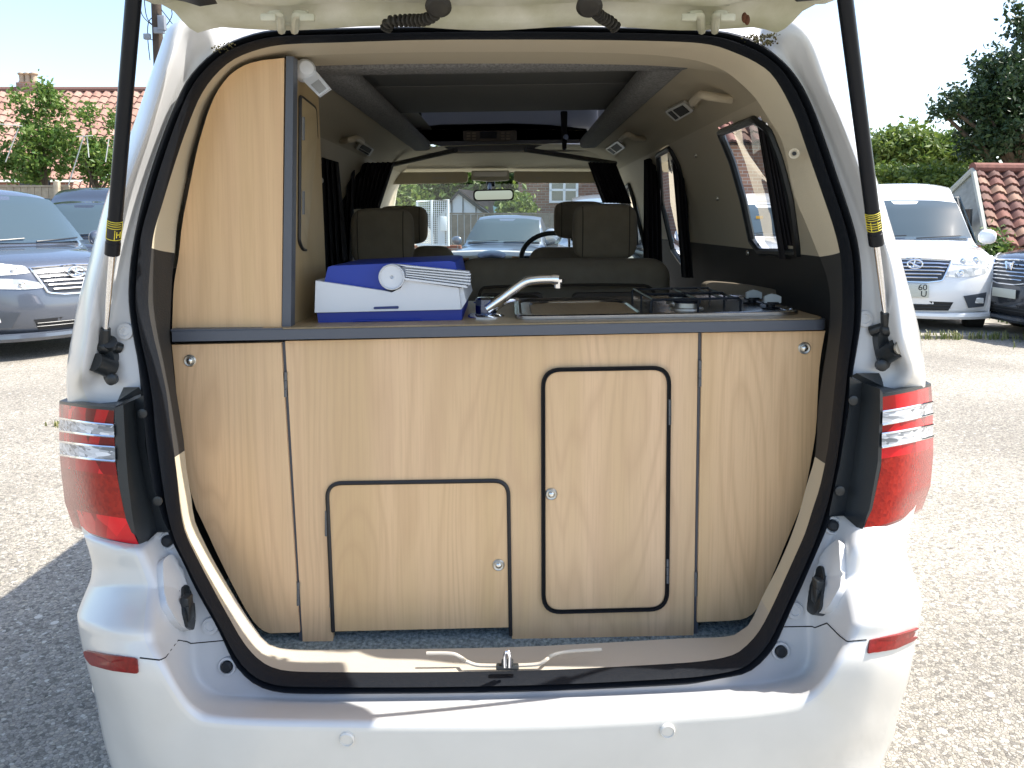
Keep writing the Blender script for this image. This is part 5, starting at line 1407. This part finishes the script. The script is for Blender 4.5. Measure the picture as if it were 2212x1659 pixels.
# ---- white mesh gate
gt = thing('mesh_gate', 'tall white welded mesh gate beside the timber fence', 'gate', at(934,15))
WG = simple('white_gate_paint', (.72, .74, .74), .4)
gx0, gx1, gz1, gz0 = P(901,432,15).x, P(968,430,15).x, P(930,432,15).z, P(930,530,15).z
fb = B(); fb.tube([Vector((gx0, 15, gz0)), Vector((gx0, 15, gz1-.03)), Vector((gx1, 15, gz1)), Vector((gx1, 15, gz0)), Vector((gx0, 15, gz0))], .028, 8); fb.tube([Vector(((gx0+gx1)/2-.02, 15, gz0)), Vector(((gx0+gx1)/2-.02, 15, gz1))], .028, 8)
fb.make('gate_frame', WG, gt)
mb = B()
for i in range(1, 16): x = gx0+(gx1-gx0)*i/16; mb.box((x, 15, (gz0+gz1)/2), (.012, .008, gz1-gz0))
for i in range(1, 24): z = gz0+(gz1-gz0)*i/24; mb.box(((gx0+gx1)/2, 15.01, z), (gx1-gx0, .008, .009))
mb.make('gate_mesh', WG, gt, smooth=False)
B().box((gx1-.09, 14.96, gz0+.42), (.12, .06, .28), bevel=.01).make('gate_lock', WG, gt)
lw = thing('garden_wall', 'low red brick wall under the white mesh gate', 'wall', at(930,15.2))
B().box((P(930,540,15.2).x, 15.25, gz0/2), (1.2, .24, gz0-.01)).make('wall_bricks', BR, lw, smooth=False)

# ---- white gabled building
gbd = thing('timbered_outbuilding', 'white gabled outbuilding with dark timber strips behind the fence', 'outbuilding', at(1010,24))
gw = [P(945,470,24), P(945,462,24), P(990,414,24), P(1062,462,24), P(1062,474,24)]
gw[0].z = gw[-1].z = 0
B().prism(gw, (0, .2, 0)).make('gable_wall', simple('white_render', (.72, .74, .75), .8), gbd, smooth=False)
tm = B()
for x, ya in ((976,425),(1000,424),(1028,440)): tm.prism([P(x-1, ya, 23.97), P(x+1, ya, 23.97), P(x+1, 475, 23.97), P(x-1, 475, 23.97)], (0, .03, 0))
tm.make('timber_strip', BLACKP, gbd, smooth=False)
bg_ = B(); bg_.prism([P(938,468,23.9), P(990,411,23.9), P(1080,478,23.9), P(1066,478,23.9), P(990,418,23.9), P(945,470,23.9)], (0, .25, 0)); bg_.make('barge_board', BLACKP, gbd, smooth=False)
rp_ = P(990,412,24); re_ = P(1078,474,24)
B().prism([rp_, re_, re_+Vector((0, .15, -.05))*0+re_, rp_][0:2]+[re_+Vector((2.2, 9, 0)), rp_+Vector((2.2, 9, 0))], (0, 0, .06)).make('roof', simple('brown_roof', (.28, .21, .16), .9, noise=.3), gbd, smooth=False)
gsh = thing('green_roof_shed', 'shed with pale green ribbed metal roof beyond the fence', 'shed', at(1085,22))
rb_ = B(); 
for i in range(12): 
    x = 1068+i*4.5; rb_.prism([P(x, 445, 23), P(x+3, 445, 23), P(x+5, 472, 21.5), P(x+2, 472, 21.5)], (0, 0, .04))
rb_.prism([P(1065,446,23), P(1122,444,23), P(1126,473,21.5), P(1069,474,21.5)], (0, 0, .02)); rb_.make('roof', simple('pale_green_metal', (.40, .58, .46), .6), gsh, smooth=False)
B().box((P(1095,480,22).x, 22.2, .8), (.8, 1, 1.5)).make('wall', BRD, gsh, smooth=False)

# ---- brick house seen through the windscreen
bh = thing('brick_house', 'brown brick house with white casement window beyond the windscreen', 'house', (4, 24, 0))
xL = P(1122,430,22).x
B().box((xL+2.3, 25, 2.6), (4.6, 6, 5.2)).make('wall', BRD, bh, smooth=False)
wf = B(); wa, wb = P(1189,392,22), P(1246,436,22); wa.z = P(1189,375,22).z
for x in (wa.x, wa.x+(wb.x-wa.x)*.52, wb.x): wf.box((x, 21.97, (wa.z+wb.z)/2), (.07, .08, wa.z-wb.z))
for z in (wa.z, wb.z, wb.z+.42*(wa.z-wb.z)): wf.box(((wa.x+wb.x)/2, 21.965, z), (wb.x-wa.x+.07, .07, .06))
wfo = wf.make('window', simple('upvc_white', (.78, .80, .82), .4), bh, smooth=False)
B().box(((wa.x+wb.x)/2, 21.99, (wa.z+wb.z)/2), (wb.x-wa.x, .04, wa.z-wb.z)).make('pane', CARGL, wfo, smooth=False)
B().box((xL+2.5, 21.9, P(1150,463,22).z), (4.0, .25, .08)).make('string_course', simple('stone_course', (.25, .2, .16), .9), bh, smooth=False)
B().prism([Vector((xL-.3, 21.6, 5.1)), Vector((xL+4.8, 21.6, 5.1)), Vector((xL+4.8, 25, 6.4)), Vector((xL-.3, 25, 6.4))], (0, .05, .08)).make('roof', TRED, bh, smooth=False)

# ---- barn through the right rear window
bn = thing('brick_barn', 'dark brick barn with old tiled roof seen through the camper rear side window', 'barn', (5, 18, 0))
ba, bb_ = P(1470,420,17).x, P(1745,420,17).x; zt = P(1600,303,17).z
B().box(((ba+bb_)/2, 18.6, zt/2), (bb_-ba, 3.2, zt)).make('wall', BRD, bn, smooth=False)
tile_roof('roof', (ba-.1, 18.7, zt+1.3), (bb_+.1, 18.7, zt+1.3), (ba-.1, 16.8, zt-.05), 11, 6, TRED, bn, amp=.045, step=.04)
B().prism([Vector((bb_+.12, 16.75, zt-.1)), Vector((bb_+.12, 18.7, zt+1.35)), Vector((bb_+.12, 18.7, zt+1.15)), Vector((bb_+.12, 16.8, zt-.3))], (.03, 0, 0)).make('barge_board', simple('sage_board', (.38, .42, .33), .8), bn, smooth=False)
B().box(((ba+bb_)/2, 16.92, zt-.06), (bb_-ba, .10, .09)).make('gutter', BLACKP, bn)

# ---- tiled shed on the right
sh = thing('tiled_shed', 'small brick shed with mossy red pantile roof and grey boarded gable at the right', 'shed', P(2180,560,13.5)*1)
sh.location = (8.9, 13.5, 0)
A_ = P(2106,366,14.6); E_ = P(2139,530,13.2); udir = Vector((1, .12, 0)).normalized()
u5 = udir*3.9
tile_roof('roof', A_, A_+u5, E_, 13, 9, TRED, sh, amp=.05, step=.045)
B().tube([A_+Vector((-.05, 0, .03)), A_+u5+Vector((0, 0, .03))], .10, 10).make('ridge', simple('ridge_red', (.24, .10, .075), .9, noise=.4), sh)
bk_ = Vector((A_.x-.55, A_.y+1.4, E_.z+.1))
Eg = Vector((E_.x, E_.y, 0)); Bg = Vector((bk_.x, bk_.y, 0))
gn = B().prism([A_+Vector((0, 0, -.06)), E_+Vector((0, 0, -.08)), Vector((E_.x, E_.y, .0)), Vector((bk_.x, bk_.y, 0)), bk_], (.05, .02, 0)); gn.make('gable_wall', simple('grey_boards', (.33, .34, .31), .9, noise=.3, nscale=6, bump=.3, bscale=20), sh, smooth=False)
vb = B(); vb.tube([A_+Vector((-.03, 0, 0)), E_+Vector((-.03, 0, -.04))], .05, 6); vb.tube([A_+Vector((-.03, 0, 0)), bk_+Vector((-.03, 0, 0))], .05, 6)
for k in range(1, 7):
    t = k/7; q = Vector((Bg.x, Bg.y, 0)).lerp(Eg, t); zt_ = (bk_.z+(A_.z-bk_.z)*min(1, t*2)) if t < .5 else (A_.z+(E_.z-A_.z)*(t-.5)*2)
    vb.box((q.x-.02, q.y, (zt_-.15)/2), (.02, .03, zt_-.2))
vb.make('gable_trim', simple('pale_trim', (.42, .42, .36), .85), sh)
B().box(P(2096,470,13.9)+Vector((-.05, 0, 0)), (.04, .22, .30)).make('vent', BLACKP, sh)
wc = Vector((E_.x, E_.y, 0))+udir*1.95+Vector((0, .25, 0))
B().box((wc.x, wc.y, E_.z/2), (3.9, .25, E_.z-.02), Matrix.Rotation(math.atan2(udir.y, udir.x), 4, 'Z')).make('wall', BR, sh, smooth=False)

# ---- utility pole with wires
up_ = thing('utility_pole', 'dark wooden utility pole with boxes and wires at the top left', 'utility pole', at(341,19))
px_ = P(341,60,19).x
B().cyl((px_, 19, 0), (px_-.02, 19, 9.0), .14, .11, 14).make('pole', simple('creosoted', (.07, .05, .035), .9, noise=.3, nscale=20), up_)
bxs = B().box(P(350,50,18.8), (.16, .14, .34), bevel=.01).box(P(344,66,18.8), (.24, .1, .14), bevel=.01).box(P(318,79,18.8), (.16, .1, .14), bevel=.02); bxs.make('junction_box', simple('grey_box', (.22, .24, .27), .6), up_)
wr = B()
for pl in ([(343,30),(322,45),(319,80),(324,130)], [(352,64),(330,55),(306,30),(300,-20)], [(345,66),(318,40),(310,-20)], [(356,60),(372,30),(358,-10)], [(348,20),(376,56)], [(350,60),(366,64)], [(340,75),(330,86),(318,80)]):
    wr.tube(catmull([P(x, y, 18.9) for x, y in pl], 5), .011, 5)
wr.make('wire', BLACKP, up_)

# ---- trees
def tree(name, label, base, blobs, n, size, mat, trunk_r=.12, group=None, seedv=0, limbs=8, cat='tree', trunk_mat=None, fall=.55):
    """blobs: (centre, radii, weight). Leaves are small folded faces gathered in twig clumps"""
    root = thing(name, label, cat, base, group); rg = np.random.default_rng(seedv)
    base = Vector(base); wts = np.array([b_[2] for b_ in blobs], float); wts /= wts.sum(); V = []; Fc = []
    ncl = max(8, n//26); cl = []
    for _ in range(ncl):
        c, r, w = blobs[rg.choice(len(blobs), p=wts)]
        d = rg.normal(size=3); d /= np.linalg.norm(d); rad = rg.uniform(fall, 1.05)
        cl.append((np.array(c)+d*np.array(r)*rad, rg.uniform(.5, 1.2)))
    per = n//ncl; vs = []; k = 0
    for c, s2 in cl:
        cr = size*4.2*s2
        P0 = c+rg.normal(size=(per, 3))*cr*.45
        for p in P0:
            a = rg.normal(size=3); a /= np.linalg.norm(a); b2 = np.cross(a, rg.normal(size=3)); b2 /= np.linalg.norm(b2)
            s_ = size*rg.uniform(.6, 1.3); nn = np.cross(a, b2)
            vs += [p-a*s_, p+b2*s_*.55+nn*s_*.2, p+a*s_, p-b2*s_*.55+nn*s_*.2]; Fc += [[k, k+1, k+2], [k, k+2, k+3]]; k += 4
    me = bpy.data.meshes.new('crown'); me.from_pydata([tuple(v) for v in vs], [], Fc); me.materials.append(mat)
    o = bpy.data.objects.new('crown', me); COL.objects.link(o); o.parent = root; o.matrix_parent_inverse = Matrix.Translation(root.location).inverted()
    tr = B(); topc = Vector(blobs[0][0])
    tr.tube(catmull([base, base.lerp(topc, .4)+Vector((.05, 0, 0)), topc], 4), [trunk_r*(1-.75*i/8) for i in range(9)], 10)
    rnd = random.Random(seedv)
    for i in range(limbs):
        c, s2 = cl[rnd.randrange(len(cl))]; c = Vector(c.tolist()); st = base.lerp(topc, rnd.uniform(.35, .9))
        mid = st.lerp(c, .5)+Vector((rnd.uniform(-.1, .1), 0, rnd.uniform(0, .25)))
        tr.tube(catmull([st, mid, c], 3), [trunk_r*.38*(1-.8*j/6) for j in range(7)], 6)
    tr.make('trunk', trunk_mat or simple('bark_'+str(seedv), (.10, .075, .05), .95, bump=.5, bscale=30), root)
    return root
LG = leaf_mat('leaf_mid', (.045, .10, .015), (.13, .20, .04)); LB = leaf_mat('leaf_bright', (.07, .13, .02), (.20, .26, .05)); LD = leaf_mat('leaf_dark', (.018, .045, .014), (.05, .09, .025), .2); LR = leaf_mat('leaf_ruddy', (.06, .15, .02), (.20, .27, .06), .45)
def W_(x, y, Y): v = P(x, y, Y); return (v.x, v.y, v.z)
def s(px, Y): return px/F*Y
Y1 = 18
tree('cherry_tree', 'leafy green fruit tree with reddish shoots against the pink tiled roof', at(95,Y1), [(W_(95,310,Y1),(s(95,Y1),.8,s(62,Y1)),5),(W_(100,225,Y1),(s(40,Y1),.5,s(26,Y1)),1),(W_(48,232,Y1),(s(18,Y1),.4,s(34,Y1)),.6),(W_(98,195,Y1),(s(10,Y1),.2,s(16,Y1)),.2),(W_(60,370,Y1),(s(70,Y1),.7,s(28,Y1)),2),(W_(15,350,Y1),(s(30,Y1),.5,s(35,Y1)),1)], 5200, .06, LR, seedv=11, fall=.2)
tree('cherry_tree', 'slimmer fruit tree with a white trellis, just left of the gas strut', at(205,Y1), [(W_(205,340,Y1),(s(40,Y1),.6,s(50,Y1)),4),(W_(195,240,Y1),(s(17,Y1),.3,s(24,Y1)),.7),(W_(238,270,Y1),(s(14,Y1),.3,s(30,Y1)),.6),(W_(230,360,Y1),(s(30,Y1),.4,s(30,Y1)),1.4)], 2600, .06, LR, seedv=12, fall=.2)
wpm = simple('white_pole', (.5, .5, .46), .6); tl = thing('trellis_pole', 'white slanting pole frame standing against the fruit trees', 'pole frame', at(165,16.8))
for a, b_ in (((181,294),(148,400)),((40,277),(12,350)),((165,295),(200,293)),((235,300),(228,350)),((188,296),(192,340)),((0,268),(48,272))): B().tube([P(*a, 16.8), P(*b_, 16.8)], .011, 6).make('pole', wpm, tl)
Y2 = 24
tree('round_tree', 'round bright green tree behind the white people carrier', at(1975,Y2+3), [(W_(1985,345,Y2+3),(s(90,Y2+3),2,s(52,Y2+3)),5),(W_(1925,330,Y2+3),(s(50,Y2+3),1.5,s(40,Y2+3)),2),(W_(2040,355,Y2+3),(s(50,Y2+3),1.5,s(45,Y2+3)),2)], 24000, .105, LB, .25, seedv=21)
tree('hedge', 'light green overgrown hedge behind the white people carrier roof', at(1960,20), [(W_(1930,400,20),(s(70,20),.9,s(32,20)),3),(W_(2010,405,20),(s(60,20),.9,s(30,20)),3),(W_(2075,420,20),(s(45,20),.9,s(40,20)),2)], 18000, .075, LB, .06, seedv=22, cat='hedge')
tree('ash_tree', 'tall dark tree reaching in from the top right corner', at(2230,19), [(W_(2190,270,19),(s(90,19),1.6,s(75,19)),5),(W_(2190,180,19),(s(85,19),1.3,s(60,19)),3),(W_(2110,215,19),(s(75,19),.9,s(24,19)),1.2),(W_(2050,238,19),(s(40,19),.5,s(10,19)),.35),(W_(2160,130,19),(s(50,19),1,s(40,19)),1),(W_(2230,60,19),(s(35,19),.8,s(60,19)),.7),(W_(2120,310,19),(s(40,19),.9,s(40,19)),1.2),(W_(2195,10,19),(s(20,19),.5,s(14,19)),.15)], 13000, .07, LD, .3, seedv=23, limbs=22, fall=.3)
tree('evergreen_tree', 'dark evergreen trees beyond the white gabled outbuilding', at(950,30), [(W_(930,410,30),(s(120,30),2,s(40,30)),4),(W_(1040,400,30),(s(90,30),2,s(40,30)),3),(W_(880,360,30),(s(90,30),2,s(40,30)),2),(W_(1130,390,30),(s(60,30),2,s(50,30)),2)], 17000, .16, LG, .25, seedv=24)
tree('shrub', 'bright shrub between the evergreens and the mesh gate', at(850,26), [(W_(845,430,26),(s(40,26),1,s(26,26)),2),(W_(880,440,26),(s(30,26),1,s(22,26)),1)], 4000, .12, LB, .06, seedv=25, cat='shrub')
tree('shrub', 'green bush beside the pale green roofed shed', at(1115,20.5), [(W_(1112,448,20.5),(s(22,20.5),.5,s(20,20.5)),1)], 1800, .09, LB, .05, seedv=26, cat='shrub')
tree('climbing_plant', 'green climber on the brick corner of the tiled shed', (E_.x-.15, E_.y-.3, 0), [((E_.x-.2, E_.y-.35, .6),(.18,.15,.5),1),((E_.x-.1, E_.y-.3, 1.0),(.12,.12,.25),1)], 900, .05, LG, .02, seedv=27, limbs=3, cat='plant')
